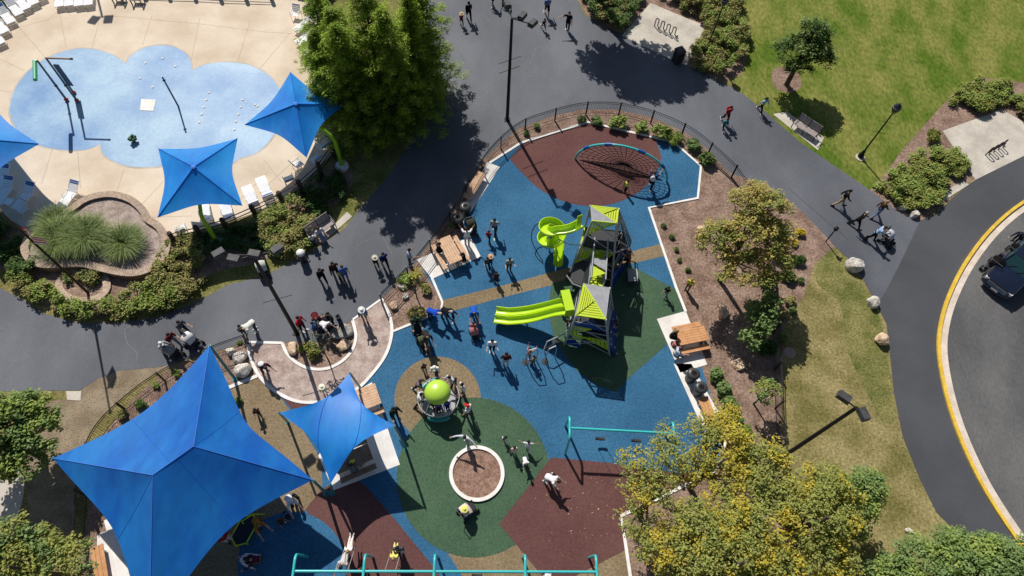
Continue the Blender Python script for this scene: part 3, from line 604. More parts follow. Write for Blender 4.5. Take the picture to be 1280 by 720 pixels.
G_LIME=leafmat('leaf_lime_green',[(0.163,0.231,0.050), (0.250,0.331,0.069), (0.375,0.431,0.125)],trans=.3)
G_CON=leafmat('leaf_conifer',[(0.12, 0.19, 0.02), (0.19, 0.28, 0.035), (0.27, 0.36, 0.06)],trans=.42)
G_AUT=leafmat('leaf_autumn',[(.27,.26,.06),(.36,.345,.09),(.48,.40,.13),(.40,.25,.09)],trans=.3)
G_YEL=leafmat('leaf_yellow',[(.46,.38,.035),(.30,.29,.05),(.56,.47,.07),(.22,.23,.05),(.38,.33,.05),(.52,.40,.035),(.62,.48,.05)],trans=.3)
G_OLV=leafmat('leaf_olive',[(.135,.17,.035),(.22,.255,.06),(.34,.36,.10),(.30,.28,.06)],trans=.3)
G_BRN=leafmat('leaf_russet_green',[(.16,.21,.06),(.27,.30,.09),(.43,.40,.17),(.37,.25,.11),(.23,.28,.08)],trans=.3)
G_FLO=leafmat('flower_yellow',[(.55,.40,.02),(.75,.58,.03),(.2,.22,.03)])
def tree(label,base,h,blobs,m,r0=.16,dens=14,per=26,leaf=.12,cl=(.28,.5),cat='tree',name='tree',group=None,lean=(0,0),inner=.45,m2=None,share2=.3,skew=None):
    """blobs: crown lobes (dx,dy,z,rx,ry,rz) round the trunk foot"""
    t=thing(name,label,cat,base,0,group)
    P=ell_points(blobs,dens,inner)
    lp=[b[:3] for b in blobs]+[tuple(P[i]) for i in RNG.integers(0,len(P),14)]
    limbs(h,lp,r0,lean).build('trunk',BARK,t,True)
    rad=RNG.uniform(cl[0],cl[1],len(P))
    if m2:
        if skew is not None: k=((P-np.array([0,0,0]))@np.array(skew)+RNG.normal(size=len(P))*.7)>0
        else:
            from mathutils import noise
            o3=Vector((random.uniform(0,90),random.uniform(0,90),0)); v=np.array([noise.noise(Vector(p)*.95+o3) for p in P])+RNG.normal(size=len(P))*.12; k=v>np.quantile(v,1-share2)
        C,Nn=clumps(P[~k],rad[~k],per*3.6); leaf_object('crown',C,Nn,leaf*.95,m,t)
        C,Nn=clumps(P[k],rad[k],per*3.6); leaf_object('crown',C,Nn,leaf*.95,m2,t)
    else:
        C,Nn=clumps(P,rad,per*2.6); leaf_object('crown',C,Nn,leaf*1.12,m,t)
    return t
def conifer(label,base,leaders,m,m2):
    """several leaders from one foot, each with tiers of drooping feathery branches"""
    t=thing('conifer',label,'tree',base); P=[];rad=[];T=[];trad=[]; mb=MB()
    for (dx,dy,h,rb) in leaders:
        mb.tube([(dx*.1,dy*.1,-.1),(dx*.75,dy*.75,h*.25),(dx,dy,h*.6),(dx,dy,h)],[.22,.17,.1,.03],8)
        z=.5
        while z<h:
            f=z/h; R=rb*(1-f)**.55*min(1,.62+z/2.4)+.15; nb=int(9*(1-f)+4); a0=random.uniform(0,6.3)
            for k in range(nb):
                a=a0+k*6.283/nb+random.uniform(-.35,.35); L=R*random.choice((.45,.7,.9,1.05,1.3)); ca,sa=math.cos(a),math.sin(a); q=min(1,f*4)
                if k%3==0: mb.tube([(dx*(.75+.25*q)*min(1,.2+z),dy*(.75+.25*q)*min(1,.2+z),z),(dx+ca*L*.7,dy+sa*L*.7,z+.2)],[.04,.012],5)
                s_=.3
                while s_<=1.0:
                    c=(dx+ca*L*s_,dy+sa*L*s_,z+.3*math.sin(s_*2.6)+random.uniform(-.12,.16))
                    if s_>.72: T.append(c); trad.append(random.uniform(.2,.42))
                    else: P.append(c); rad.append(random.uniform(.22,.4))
                    s_+=.2
            z+=random.uniform(.34,.48)
    mb.build('trunk',BARK,t,True)
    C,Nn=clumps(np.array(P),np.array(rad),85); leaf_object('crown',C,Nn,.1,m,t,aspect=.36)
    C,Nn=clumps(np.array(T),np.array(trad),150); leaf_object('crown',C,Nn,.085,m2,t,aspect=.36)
    return t
PLACE=at
G_CONLIT=leafmat('leaf_conifer_lit_tip',[(.19,.27,.03),(.30,.40,.05),(.40,.50,.09)],trans=.42)  # sunlit look of the branch tips, put into a lighter leaf colour
conifer('broad feathery bright green conifer with several leaders between the pool shades and the asphalt plaza',PLACE(486,160),[(-3.6,.2,7.4,2.1),(-4.0,2.6,7.8,2.2),(-1.7,-1.1,9.2,2.5),(.9,-.5,9.6,2.6),(-.5,1.3,10.2,2.5),(1.9,1.6,9.2,2.3),(-2.5,.9,8.6,2.1),(2.3,3.6,8.8,2.2)],G_CON,G_CONLIT)
tree('round dark green tree on the lawn behind the wooden bench',PLACE(983,106),5.2,[(0,0,3.2,1.7,1.6,1.5),(-1.0,.3,2.6,1.2,1.2,1.0),(1.0,-.2,2.8,1.2,1.2,1.0),(.1,.4,4.5,1.1,1.1,.9),(-.2,-1.0,2.4,1.1,.9,.8),(.8,.8,3.9,.9,.9,.8)],G_DEEP,dens=9,per=24,leaf=.09,cl=(.2,.42),inner=.3,m2=G_MID,share2=.45)
tree('large tree above the bike rack, casting the broad shadow on the asphalt',Vector((4.7,45.2,0)),10.2,[(0,0,8.2,3.5,3.0,1.6),(-2.6,.3,7.6,2.1,2.0,1.2),(2.7,-.2,7.7,2.1,2.0,1.2),(3.6,-1.0,7.4,1.2,1.2,.9),(.3,-1.2,7.4,2.2,1.8,1.0),(0,.3,9.4,1.9,1.7,1.0)],G_MID,r0=.25,dens=13,per=16,leaf=.12,cl=(.24,.46),inner=.25)
tree('autumn tinted tree with a loose brown yellow crown in the mulch beside the play tower',PLACE(899,350),6.8,[(.3,.2,4.6,1.9,1.6,1.4),(-1.3,.1,4.2,1.5,1.3,1.0),(1.5,.4,4.5,1.5,1.4,1.1),(.4,2.0,5.4,1.3,1.3,1.1),(.2,-1.5,3.6,1.8,1.3,.9),(1.1,1.5,5.8,1.1,1.0,1.0),(1.8,-.9,3.9,1.2,1.1,.9)],G_AUT,r0=.13,dens=13,per=22,leaf=.085,cl=(.2,.42),inner=.3,m2=G_OLV,share2=.45)
tree('slim dark green young tree at the dark fence, shaded by the autumn tinted tree',PLACE(932,422),3.2,[(.1,.2,2.1,.95,1.1,.9),(-.2,-.7,1.6,.8,.8,.6),(.5,.9,2.6,.7,.8,.6)],G_MID,r0=.07,dens=13,per=26,leaf=.09,cl=(.2,.35))
tree('small round lollipop tree with a pale green crown beside the dark straight fence',PLACE(942,505),2.4,[(.05,0,1.95,.75,.75,.6)],G_OLV,r0=.05,dens=17,per=34,leaf=.075,cl=(.18,.3),m2=G_MID,share2=.5)
# the big autumn trees in the lower right corner
tree('spreading tree with greyish green and yellow leaves over the end of the upper turquoise swing',PLACE(797,640),5.6,[(0,0,3.9,1.5,1.5,1.2),(-.9,1.1,3.9,1.2,1.2,1.0),(.8,1.6,4.2,1.3,1.1,1.0),(-.7,-1.2,3.3,1.1,1.0,.9),(.6,2.7,4.4,.9,.7,.7)],G_OLV,r0=.13,dens=11,per=17,leaf=.07,cl=(.18,.38),inner=.15,m2=G_YEL,share2=.28)
tree('bright yellow tree arching over the bench end and the white edging',PLACE(862,610),6.0,[(.3,.6,4.2,1.2,1.2,1.0),(-.4,1.7,4.3,1.0,.9,.8),(.7,1.3,4.7,1.0,.9,.8),(-.9,.1,3.7,1.1,1.0,.8),(1.2,-.2,4.0,1.3,1.2,.9),(.6,2.4,4.2,.9,.9,.8)],G_YEL,r0=.13,dens=13,per=19,leaf=.07,cl=(.2,.4),inner=.25,m2=G_OLV,share2=.2)
tree('wide yellow and olive tree at the bottom edge below the bright yellow tree',PLACE(878,722),6.2,[(0,.6,4.4,2.0,1.7,1.4),(-1.6,.3,3.8,1.4,1.4,1.1),(1.7,.4,4.2,1.5,1.4,1.2),(.3,-1.2,3.8,2.1,1.4,1.1),(.9,1.7,4.7,1.3,1.1,1.0),(-1.9,-1.3,3.2,1.2,1.2,.9),(-1.3,1.7,4.0,1.4,1.2,1.0),(-2.7,.6,3.5,1.2,1.1,.9),(.1,2.6,4.1,1.2,1.1,.9)],G_OLV,r0=.2,dens=13,per=19,leaf=.075,cl=(.22,.45),inner=.3,m2=G_YEL,share2=.4)
tree('broad golden tree between the wide yellow and olive tree and the leaning street lamp',PLACE(966,675),6.4,[(0,.3,4.6,1.8,1.7,1.4),(1.4,.6,4.4,1.3,1.4,1.1),(-1.2,1.0,4.3,1.3,1.2,1.0),(.4,-1.5,4.0,1.8,1.3,1.1),(.7,1.6,4.9,1.2,1.1,.9),(-2.3,1.6,4.1,1.4,1.3,1.0),(-1.6,2.9,4.3,1.2,1.2,.9)],G_OLV,r0=.2,dens=13,per=19,leaf=.075,cl=(.22,.45),inner=.3,m2=G_YEL,share2=.34)
tree('compact fresh green tree on the dry grass beside the foot of the leaning street lamp',PLACE(1022,645),4.6,[(.4,.3,3.2,1.2,1.1,1.0),(-.6,.3,3.0,1.0,1.0,.8),(.9,.9,3.6,.9,.8,.7),(.1,-.8,2.6,1.0,.8,.7)],G_LIME,r0=.13,dens=13,per=26,leaf=.075,m2=G_MID,share2=.5)
tree('broad green tree hiding the end of the yellow kerb in the lower right corner',PLACE(1150,738),6.0,[(0,.5,4.2,1.9,1.7,1.3),(1.7,.5,4.0,1.6,1.5,1.1),(-1.8,.4,3.8,1.6,1.4,1.0),(-3.0,-.2,3.3,1.4,1.2,.9),(2.9,.9,3.9,1.3,1.2,.9),(.8,1.0,4.6,1.1,1.0,.9),(-.6,1.2,4.2,1.0,1.0,.8),(2.9,-.3,3.6,1.3,1.2,.9)],G_MID,r0=.22,dens=12,per=25,leaf=.075,m2=G_LIME,share2=.35)
tree('bushy green tree in the very corner, past the broad green tree on the kerb',PLACE(1240,758),5.6,[(0,.4,4.0,1.7,1.6,1.2),(1.0,1.3,4.2,1.4,1.3,.9),(-1.0,.6,3.8,1.1,1.1,.9)],G_MID,r0=.2,dens=12,per=25,leaf=.075,m2=G_LIME,share2=.3)
tree('yellow green tree overhanging the asphalt at the left edge of the photo',PLACE(55,572),4.8,[(-.2,.8,3.4,1.6,1.5,1.2),(-1.2,.2,3.2,1.4,1.4,1.0),(1.3,.4,3.1,1.3,1.3,1.0),(.9,1.4,3.4,1.1,1.1,.9),(1.0,-.8,2.7,1.2,1.0,.8),(-.3,-.8,2.8,1.3,1.0,.9),(-1.0,1.2,3.7,1.0,.9,.8)],G_MID,r0=.15,dens=11,per=22,leaf=.1,cl=(.25,.45),m2=G_LIME,share2=.42)
tree('olive green tree with bare twigs in the lower left corner beside the orange bench',PLACE(84,722),4.6,[(-.2,.5,3.0,1.6,1.4,1.0),(1.3,.4,2.9,1.3,1.2,.9),(-1.0,1.3,3.1,1.4,1.1,.9),(-1.5,.3,2.8,1.4,1.3,1.0),(-2.7,.1,2.9,1.3,1.2,1.0),(-.3,-.9,2.6,1.5,1.0,.8)],G_OLV,r0=.15,dens=11,per=21,leaf=.09,cl=(.22,.42),m2=G_MID,share2=.3)
tree('thin grey green sapling in the crescent mulch bed, beside the stone slabs',PLACE(411,451),2.6,[(-.1,.2,2.0,.55,.5,.5),(-.35,.35,2.3,.35,.35,.3)],leafmat('leaf_grey_green',[(.07,.085,.06),(.12,.135,.1),(.17,.18,.14)]),r0=.035,dens=12,per=16,leaf=.06,cl=(.15,.25))
tree('slender yellow green sapling just inside the fence, above two pale stones',PLACE(521,372),2.5,[(-.1,.1,1.75,.6,.55,.5),(.15,.2,2.2,.4,.4,.3)],G_LIME,r0=.035,dens=12,per=22,leaf=.07,cl=(.16,.28),m2=G_YEL,share2=.35)
# shrubs one can tell apart
def shrub_proto(name,m,dens=26,leaf=.075,per=34,twigs=True):
    t=thing(name,'shrub','shrub'); P=ell_points([(0,0,.28,.42,.42,.34),(.16,.1,.34,.28,.28,.28),(-.18,-.08,.3,.26,.3,.26)],dens,.3)
    C,Nn=clumps(P,RNG.uniform(.12,.22,len(P)),per*11); C[:,2]=np.maximum(C[:,2],.02)
    leaf_object('foliage',C,Nn,leaf,m,t)
    mb=MB()
    for k in range(6):
        a=k*1.05; mb.tube([(0,0,0),(math.cos(a)*.2,math.sin(a)*.2,.3)],[.018,.008],5)
    mb.build('stem',BARK,t); return t
SH={}
for k,m in (('green_shrub',G_MID),('lime_shrub',G_LIME),('dark_shrub',G_DEEP),('russet_shrub',G_BRN),('yellow_flowers',G_FLO),('olive_shrub',G_OLV)): SH[k]=[shrub_proto(k,m),False]
def shrub(k,x,y,s,label,group=None):
    p,u=SH[k]; o=put(p,u,at(x,y),random.uniform(0,6.28),label,s,group); SH[k][1]=True
    o['category']='flowers' if k=='yellow_flowers' else 'shrub'; return o
SHR=[('lime_shrub',771,158,1.25,'yellow green shrub inside the curved fence, first after the bare mulch above the red surface'),
('green_shrub',746,155,.85,'small green shrub inside the curved fence, at the peak of the white edging'),
('green_shrub',727,152,.7,'tiny green shrub beside the fence shadow, left of the peak of the white edging'),
('lime_shrub',800,163,1.0,'leafy shrub in the tree shadow against the curved fence'),
('lime_shrub',826,170,1.35,'bright leafy shrub by the curved fence above the corner of the blue surface'),
('lime_shrub',843,178,1.1,'bright shrub touching the white edging at its bend beside the curved fence'),
('green_shrub',866,186,1.1,'green shrub between the curved fence and the slanted white edging'),
('green_shrub',882,203,1.2,'dense green shrub at the outer corner of the white edging'),
('green_shrub',671,160,.55,'small plant in bare mulch behind the red surface'),('green_shrub',658,168,.5,'small plant beside the lamp post foot in the fence mulch'),
('green_shrub',829,283,.4,'tiny mulch plant by the white edging near the autumn tree, topmost of its row'),
('green_shrub',839,297,.42,'tiny mulch plant by the white edging near the autumn tree, second of its row'),
('green_shrub',845,313,.38,'tiny mulch plant by the white edging near the autumn tree, third of its row'),
('green_shrub',849,326,.36,'tiny mulch plant by the white edging near the autumn tree, fourth of its row'),
('green_shrub',859,338,.4,'tiny plant in the mulch near the person dressed in yellow'),
('green_shrub',893,471,.95,'dark leaved shrub at the top of the evergreen row beside the round bins'),
('green_shrub',902,489,1.0,'dark leaved shrub, second from the top in the evergreen row beside the round bins'),
('green_shrub',911,508,1.05,'dark leaved shrub in the evergreen row, level with the orange bench'),
('green_shrub',917,525,1.0,'dark leaved shrub in the evergreen row, level with the person on the orange bench'),
('lime_shrub',926,545,1.1,'lighter shrub below the evergreen row, beside the yellow tree'),
('green_shrub',934,562,1.0,'shrub at the bottom end of the evergreen row'),
('yellow_flowers',999,293,.62,'upper clump of bright yellow flowers in the mulch strip beside the path'),
('yellow_flowers',992,306,.5,'lower clump of bright yellow flowers in the mulch strip beside the path'),
('dark_shrub',996,328,.85,'dark shrub directly below the yellow flowers'),('green_shrub',983,348,.95,'leafy green shrub between the dark fence and the edge of the dry grass'),
('green_shrub',1000,352,.5,'small sparse plant on the mulch edge beside the dry grass'),
('green_shrub',972,298,1.1,'tall narrow dark shrub behind the autumn tree, nearest the yellow flowers'),
('green_shrub',971,322,1.05,'tall narrow dark shrub in the shade behind the autumn tree'),
('russet_shrub',978,395,.6,'sparse shrub in the mulch outside the dark fence'),
('russet_shrub',985,378,.7,'sparse brownish plant outside the dark fence, the one nearest the leafy green shrub'),('green_shrub',990,390,.55,'small upright plant outside the dark fence beside the mulch and grass edge'),('green_shrub',976,424,.7,'green plant outside the dark fence right above the pinkish utility cover'),('dark_shrub',948,400,.9,'dark low shrub at the foot of the slim dark green tree'),('russet_shrub',940,385,.8,'brownish low shrub in the shade below the autumn tinted tree'),('dark_shrub',957,352,1.1,'dark bush against the inner side of the dark fence, under the autumn tinted tree'),('green_shrub',960,378,1.2,'leafy bush against the dark fence beside the slim dark green tree'),('dark_shrub',957,436,1.1,'dark bush against the dark fence, midway between the slim tree and the lollipop tree'),('olive_shrub',1163,175,1.25,'round clipped shrub alone in the mulch beside the pale bike rack pad'),
('lime_shrub',508,352,.9,'low yellow leafed shrub against the fence beside the gate opening'),('russet_shrub',533,363,.7,'dark purple plant near the white edging by the picnic table'),
('russet_shrub',522,396,1.0,'bare brownish bush beside the person bending in blue'),
('olive_shrub',392,440,1.0,'pale grassy bush in the crescent mulch bed'),('olive_shrub',379,437,.55,'small grassy tuft next to the lamp shadow in the crescent bed'),
('lime_shrub',300,429,.3,'tiny bright plant by the fence behind the three pale boulders'),('lime_shrub',222,468,.45,'tiny plant inside the fence beside the big blue sail'),
('lime_shrub',196,482,.42,'tiny yellow plant inside the fence along the big blue sail'),('green_shrub',178,507,.65,'small green plant inside the fence near the sail edge'),('russet_shrub',155,518,.6,'small brown plant inside the fence near the sail edge'),
('green_shrub',298,503,.55,'straggly plant in the shadow of the teal sail post'),('green_shrub',567,283,.6,'dark plant in the mulch behind the two round bins'),
('lime_shrub',140,268,.6,'low shrub inside the brick planter behind the grasses')]
for a in SHR: shrub(*a)
# shrub masses that cannot be counted
def inside(p,poly):
    c=False; n=len(poly)
    for i in range(n):
        a=poly[i]; b=poly[i-1]
        if (a[1]>p[1])!=(b[1]>p[1]) and p[0]<(b[0]-a[0])*(p[1]-a[1])/(b[1]-a[1])+a[0]: c=not c
    return c
def thicket(name,label,poly,h,m,dens=9,m2=None,leaf=.07,sh=.35):
    W=[at(*p) for p in poly]; x0=min(p.x for p in W);x1=max(p.x for p in W);y0=min(p.y for p in W);y1=max(p.y for p in W)
    n=int((x1-x0)*(y1-y0)*dens); P=[]
    for _ in range(n):
        q=(random.uniform(x0,x1),random.uniform(y0,y1))
        if inside(q,W): P.append((q[0],q[1],h*(.35+.45*random.random()+.25*math.sin(q[0]*1.9)*math.sin(q[1]*2.3))))
    P=np.array(P); rad=RNG.uniform(.24,.42,len(P)); k=RNG.uniform(size=len(P))<(sh if m2 else 0)
    C,Nn=clumps(P[~k],rad[~k],330); C[:,2]=np.maximum(C[:,2],.02)
    o=tag(leaf_object(name,C,Nn,leaf,m),label,'shrubs',None,'stuff')
    if m2:
        C,Nn=clumps(P[k],rad[k],330); C[:,2]=np.maximum(C[:,2],.02); leaf_object('foliage',C,Nn,leaf,m2,o)
    return o
thicket('shrub_bed','mass of yellow green low shrubs along the path below the brick planter',[(28,338),(55,352),(80,372),(110,384),(150,372),(180,360),(205,345),(222,360),(230,378),(200,392),(150,400),(105,398),(70,390),(40,372),(20,355)],.75,G_LIME,m2=G_BRN)
thicket('shrub_bed','mass of russet and olive shrubs between the planter and the shaded lawn',[(210,305),(235,293),(252,300),(256,330),(255,355),(235,378),(215,385),(200,360),(195,345)],.8,G_BRN,m2=G_LIME,sh=.2)
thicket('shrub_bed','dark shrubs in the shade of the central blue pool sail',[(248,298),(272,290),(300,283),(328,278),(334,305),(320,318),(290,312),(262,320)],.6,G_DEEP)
thicket('shrub_bed','mass of russet shrubs behind the bench with two people',[(327,278),(345,262),(372,252),(392,268),(398,278),(385,290),(392,305),(375,322),(350,325),(333,310)],.8,G_BRN,m2=G_LIME)
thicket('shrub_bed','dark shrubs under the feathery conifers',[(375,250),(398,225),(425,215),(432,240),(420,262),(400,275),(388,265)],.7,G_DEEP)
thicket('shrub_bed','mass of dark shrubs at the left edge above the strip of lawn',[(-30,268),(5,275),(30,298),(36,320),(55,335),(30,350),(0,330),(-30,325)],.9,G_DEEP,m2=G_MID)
thicket('shrub_bed','low shrubs inside the small round brick bed at the flagpole',[(80,345),(110,335),(130,345),(130,358),(110,362),(90,356)],.55,G_MID,m2=G_BRN)
thicket('shrub_bed','mass of dark green shrubs on the near side of the shaded bike rack pad',[(726,-10),(800,-12),(802,3),(777,42),(762,38),(738,22)],1.0,G_MID,m2=G_BRN,sh=.25)
thicket('shrub_bed','mass of autumn coloured shrubs between the bike rack pad and the lawn',[(815,-10),(918,-12),(928,20),(932,60),(922,85),(898,98),(865,85),(862,70),(884,34)],1.0,G_BRN,m2=G_LIME,sh=.4)
thicket('shrub_bed','wide mass of olive green shrubs at the path junction beside the two pale boulders',[(1095,232),(1120,212),(1145,195),(1170,190),(1195,192),(1210,208),(1196,222),(1178,238),(1168,254),(1150,268),(1128,262),(1106,247)],.7,G_LIME,dens=10,m2=G_OLV,sh=.55)
thicket('shrub_bed','mound of olive shrubs between the lawn edge and the pale bike rack pad',[(1185,128),(1200,110),(1225,102),(1262,110),(1268,128),(1222,144),(1200,140)],.7,G_LIME,dens=10,m2=G_OLV,sh=.55)
thicket('shrub_bed','olive shrubs past the far corner of the pale bike rack pad',[(1262,128),(1290,115),(1310,160),(1290,158),(1268,140)],.7,G_LIME,dens=10,m2=G_OLV,sh=.55)
thicket('shrub_bed','dark greenery in the top left corner behind the lounge chairs',[(-20,-10),(8,-10),(16,4),(6,16),(-20,30)],.9,G_DEEP)
thicket('shrub_bed','dark hedge at the top edge between the pool fence and the conifers',[(348,-25),(420,-25),(412,5),(395,8),(370,-2)],1.0,G_DEEP,m2=G_MID)
# ornamental grass in the brick planter
GRA=leafmat('grass_blade',[(.11,.17,.04),(.19,.27,.07),(.34,.38,.16),(.07,.12,.03)],trans=.35)
def grass_tuft(label,c,R,n,L):
    V=[];Fc=[]
    for i in range(n):
        a=random.uniform(0,6.283); r=R*.5*math.sqrt(random.random()); b=Vector((c.x+math.cos(a)*r,c.y+math.sin(a)*r,c.z))
        l=L*random.uniform(.6,1.15); sp_=random.uniform(.15,1.0)*R; w_=.017*random.uniform(.8,1.6); d=Vector((math.cos(a),math.sin(a),0)); s=Vector((-d.y,d.x,0))*w_
        o=len(V)
        for k in range(5):
            t=k/4; p=b+d*(sp_*t**1.6)+Vector((0,0,l*(t*1.15-.62*t**2.4))); ww=s*(1-t*.85)
            V+= [tuple(p-ww),tuple(p+ww)]
        for k in range(4): Fc.append((o+2*k,o+2*k+1,o+2*k+3,o+2*k+2))
    mb=MB(); mb.add(V,Fc); me=bpy.data.meshes.new('ornamental_grass'); me.from_pydata(V,[],Fc); me.materials.append(GRA)
    ob=bpy.data.objects.new('ornamental_grass',me); COL.objects.link(ob); return tag(ob,label,'ornamental grass','grass clumps in the brick planter')
grass_tuft('broad clump of arching grass at the chair end of the brick planter',at(80,303,.45),1.3,2600,1.5)
grass_tuft('middle clump of arching grass in the brick planter',at(112,300,.45),1.3,2600,1.5)
grass_tuft('yellower upright clump of grass at the end of the brick planter nearest the pool fence',at(157,307,.45),1.15,2300,1.15)
grass_tuft('grey tinted wispy grass hanging over the deck beside the white lounger',at(74,282,.45),1.15,900,1.35)
# brick planter
BRICK=mat('brick_paver',(.37,.27,.20),(.52,.40,.31),scale=5,fine=(26,.3),rough=.95,bump=.4,bscale=14)
BRICKF=mat('brick_face',(.2,.12,.085),(.28,.18,.13),scale=5,fine=(20,.3),rough=.95,bump=.4,bscale=14)
po=pxs([(31,308),(38,324),(56,331),(82,330),(105,330),(130,336),(155,341),(176,340),(197,330),(208,312),(206,296),(198,283),(185,274),(180,265),(172,256),(160,248),(140,243),(120,245),(104,251),(88,262),(66,272),(44,286)],True,5,.55)
t=thing('brick_planter','large cloud shaped brick planter beside the pool deck','planter',(0,0,0))
MB().ribbon(po,.34,0,.52,True).build('wall',BRICKF,t); MB().ribbon(po,.44,.522,.6,True).build('coping',BRICK,t)
mj=MB()
for i in range(0,len(po)):
    a=po[i-1]; b=po[i]
    for f_ in (0,.5):
        p=a.lerp(b,f_); d=(b-a).normalized(); mj.box((p.x,p.y,.6015),(.012,.42,.004),rotz(math.atan2(d.y,d.x)))
mj.build('mortar',mat('mortar',(.16,.13,.10),rough=1),t)
MB().sheet(po,.42).build('soil',GRAVEL,t)
pr=[at(105+30*math.cos(a),358+19*math.sin(a)) for a in [k*6.283/40 for k in range(40)]]
t=thing('brick_planter','small low ring of brick paving round the flagpole shrubs','planter',(0,0,0))
MB().ribbon(pr,.42,0,.14,True).build('coping',BRICK,t); MB().sheet(pr,.08).build('soil',MULCH,t)
ringp=[at(596+32.3*math.cos(a),592.5+32.8*math.sin(a)) for a in [k*6.283/64 for k in range(64)]]
t=thing('ring_planter','round mulch bed with a white concrete ring in the green play surface','planter')
MB().ribbon(ringp,.19,0,.14,True).build('ring',WHITE,t); MB().sheet(ringp,.06).build('soil',mat('wood_chips',(.21,.12,.085),(.33,.21,.16),scale=4,fine=(26,.55),rough=1,bump=1,bscale=26),t)
# boulders and slabs
ROCK=mat('pale_rock',(.42,.38,.33),(.66,.62,.56),scale=2.2,fine=(9,.3),rough=.95,bump=.8,bscale=6)
SAND=mat('sandstone',(.5,.34,.22),(.66,.5,.36),scale=2.5,fine=(9,.22),rough=.95,bump=.6,bscale=7)
DROCK=mat('grey_rock',(.2,.19,.17),(.33,.31,.28),scale=2.2,fine=(9,.3),rough=.95,bump=.8,bscale=6)
def boulder(label,x,y,sx,sy,sz,m,rz=0,name='boulder',flat=False):
    bm=bmesh.new(); bmesh.ops.create_icosphere(bm,subdivisions=3,radius=1)
    sd=random.uniform(0,50)
    from mathutils import noise
    cuts=[(Vector((random.gauss(0,1),random.gauss(0,1),random.gauss(.3,1))).normalized(),random.uniform(.62,.85)) for _ in range(9)]
    for v in bm.verts:
        for n_,d in cuts:
            e=v.co.dot(n_)-d
            if e>0: v.co-=n_*e*.9
        v.co+=v.co.normalized()*.10*noise.noise(v.co*2.2+Vector((sd,0,0)))
        if flat and v.co.z>.5: v.co.z=.5+.1*(v.co.z-.5)
    for v in bm.verts: v.co=Vector((v.co.x*sx,v.co.y*sy,max(v.co.z,-.55)*sz))
    me=bpy.data.meshes.new(name); bm.to_mesh(me); bm.free(); me.materials.append(m)
    ob=bpy.data.objects.new(name,me); COL.objects.link(ob); p=at(x,y); ob.location=(p.x,p.y,sz*.5); ob.rotation_euler=(0,0,rz); return tag(ob,label,'rock')
boulder('large pale boulder on the path edge beside the small black sign post',1066,334,.62,.5,.55,ROCK,.3)
boulder('white boulder with a dark hollow on the path edge, above the tan boulder',1089,380,.42,.4,.4,ROCK,1)
boulder('tan boulder alone on the dry grass along the straight asphalt walk',1100,427,.4,.42,.45,SAND,0)
boulder('small grey boulder at the shrub mass, nearer the four walkers',1127,261,.32,.28,.3,ROCK,0)
boulder('small grey boulder at the tip of the shrub mass, nearest the road',1142,270,.36,.27,.32,ROCK,.5)
boulder('big white boulder beside the curved stamped walk, nearest the blue sail',306,464,.52,.46,.45,ROCK,.2)
boulder('middle white boulder of three beside the fence and the curved walk',301,448,.42,.36,.4,ROCK,.9)
boulder('smallest boulder of three, touching the fence by the curved walk',289,441,.34,.24,.28,ROCK,0)
boulder('pinkish stone at the end of the crescent bed beside the lamp shadow',367,437,.34,.42,.35,SAND,.4,flat=True)
boulder('flat tan stone slab in the crescent bed below the grey slab',430,433,.45,.34,.28,SAND,.6,'stone_slab',True)
boulder('wide grey stone slab in the crescent bed behind the stroller crowd',428,416,.75,.5,.32,DROCK,.4,'stone_slab',True)
boulder('tan stone beside the fence end at the curved walk',492,383,.34,.3,.25,SAND,.7,flat=True)
boulder('small pale stone in the mulch under the yellow green sapling, farther from the fence',507,371,.24,.2,.2,ROCK,.9,flat=True)
boulder('pale stone partly under the yellow green sapling',503,358,.3,.24,.25,ROCK,0,flat=True)
boulder('flat tan stone wedge in the mulch above the round lollipop tree',922,456,.42,.4,.25,SAND,.2,'stone_slab',True)
boulder('tan rock dappled by the shade of the autumn tree near the picnic table',902,391,.35,.5,.4,SAND,.1)
boulder('tan rock half hidden under the autumn tree, toward the curved fence',878,288,.4,.3,.3,SAND,.1)
boulder('white domed rock beside the lounge chairs at the end of the brick planter',45,290,.42,.5,.6,ROCK,.2)
boulder('small pale rock on the dry grass between the corner trees',1136,664,.22,.16,.14,ROCK)
# ---------------------------------------------------------------- fences
IRON=mat('black_iron',(.012,.012,.014),rough=.45,spec=.4)
def fence(label,pts,h=1.2,sp=2.3,pick=.115):
    W=pxs(pts,n=5) if len(pts)>2 else px(pts)
    t=thing('iron_fence',label,'fence')
    S=[0]
    for a,b in zip(W,W[1:]): S.append(S[-1]+(b-a).length)
    def pos(s):
        for i in range(len(S)-1):
            if s<=S[i+1]: return W[i].lerp(W[i+1],(s-S[i])/max(1e-6,S[i+1]-S[i]))
        return W[-1]
    T=S[-1]; n=max(1,round(T/sp)); Pp=[pos(T*i/n) for i in range(n+1)]
    for i in range(n+1): MB().box((Pp[i].x,Pp[i].y,h/2+.03),(.075,.075,h+.06)).box((Pp[i].x,Pp[i].y,h+.075),(.1,.1,.03)).build('post',IRON,t)
    for z,r in ((h,.026),(h-.17,.018),(.12,.018)): MB().tube([Vector((p.x,p.y,z)) for p in W],r,4).build('rail',IRON,t)
    mb=MB(); k=int(T/pick)
    for i in range(k):
        p=pos(T*(i+.5)/k); mb.tube([(p.x,p.y,.08),(p.x,p.y,h)],.0095,4,caps=False)
    mb.build('picket_panel',IRON,t); return t
fence('long curved black iron fence round the top of the playground',[(478,380),(520,336),(565,276),(606,208),(645,170),(684,154),(726,144),(770,144),(816,155),(858,174),(890,199),(914,222)])
fence('straight black iron fence through the mulch behind the autumn tree',[(914,222),(940,262),(955,310),(962,370),(967,440),(968,500),(972,562)])
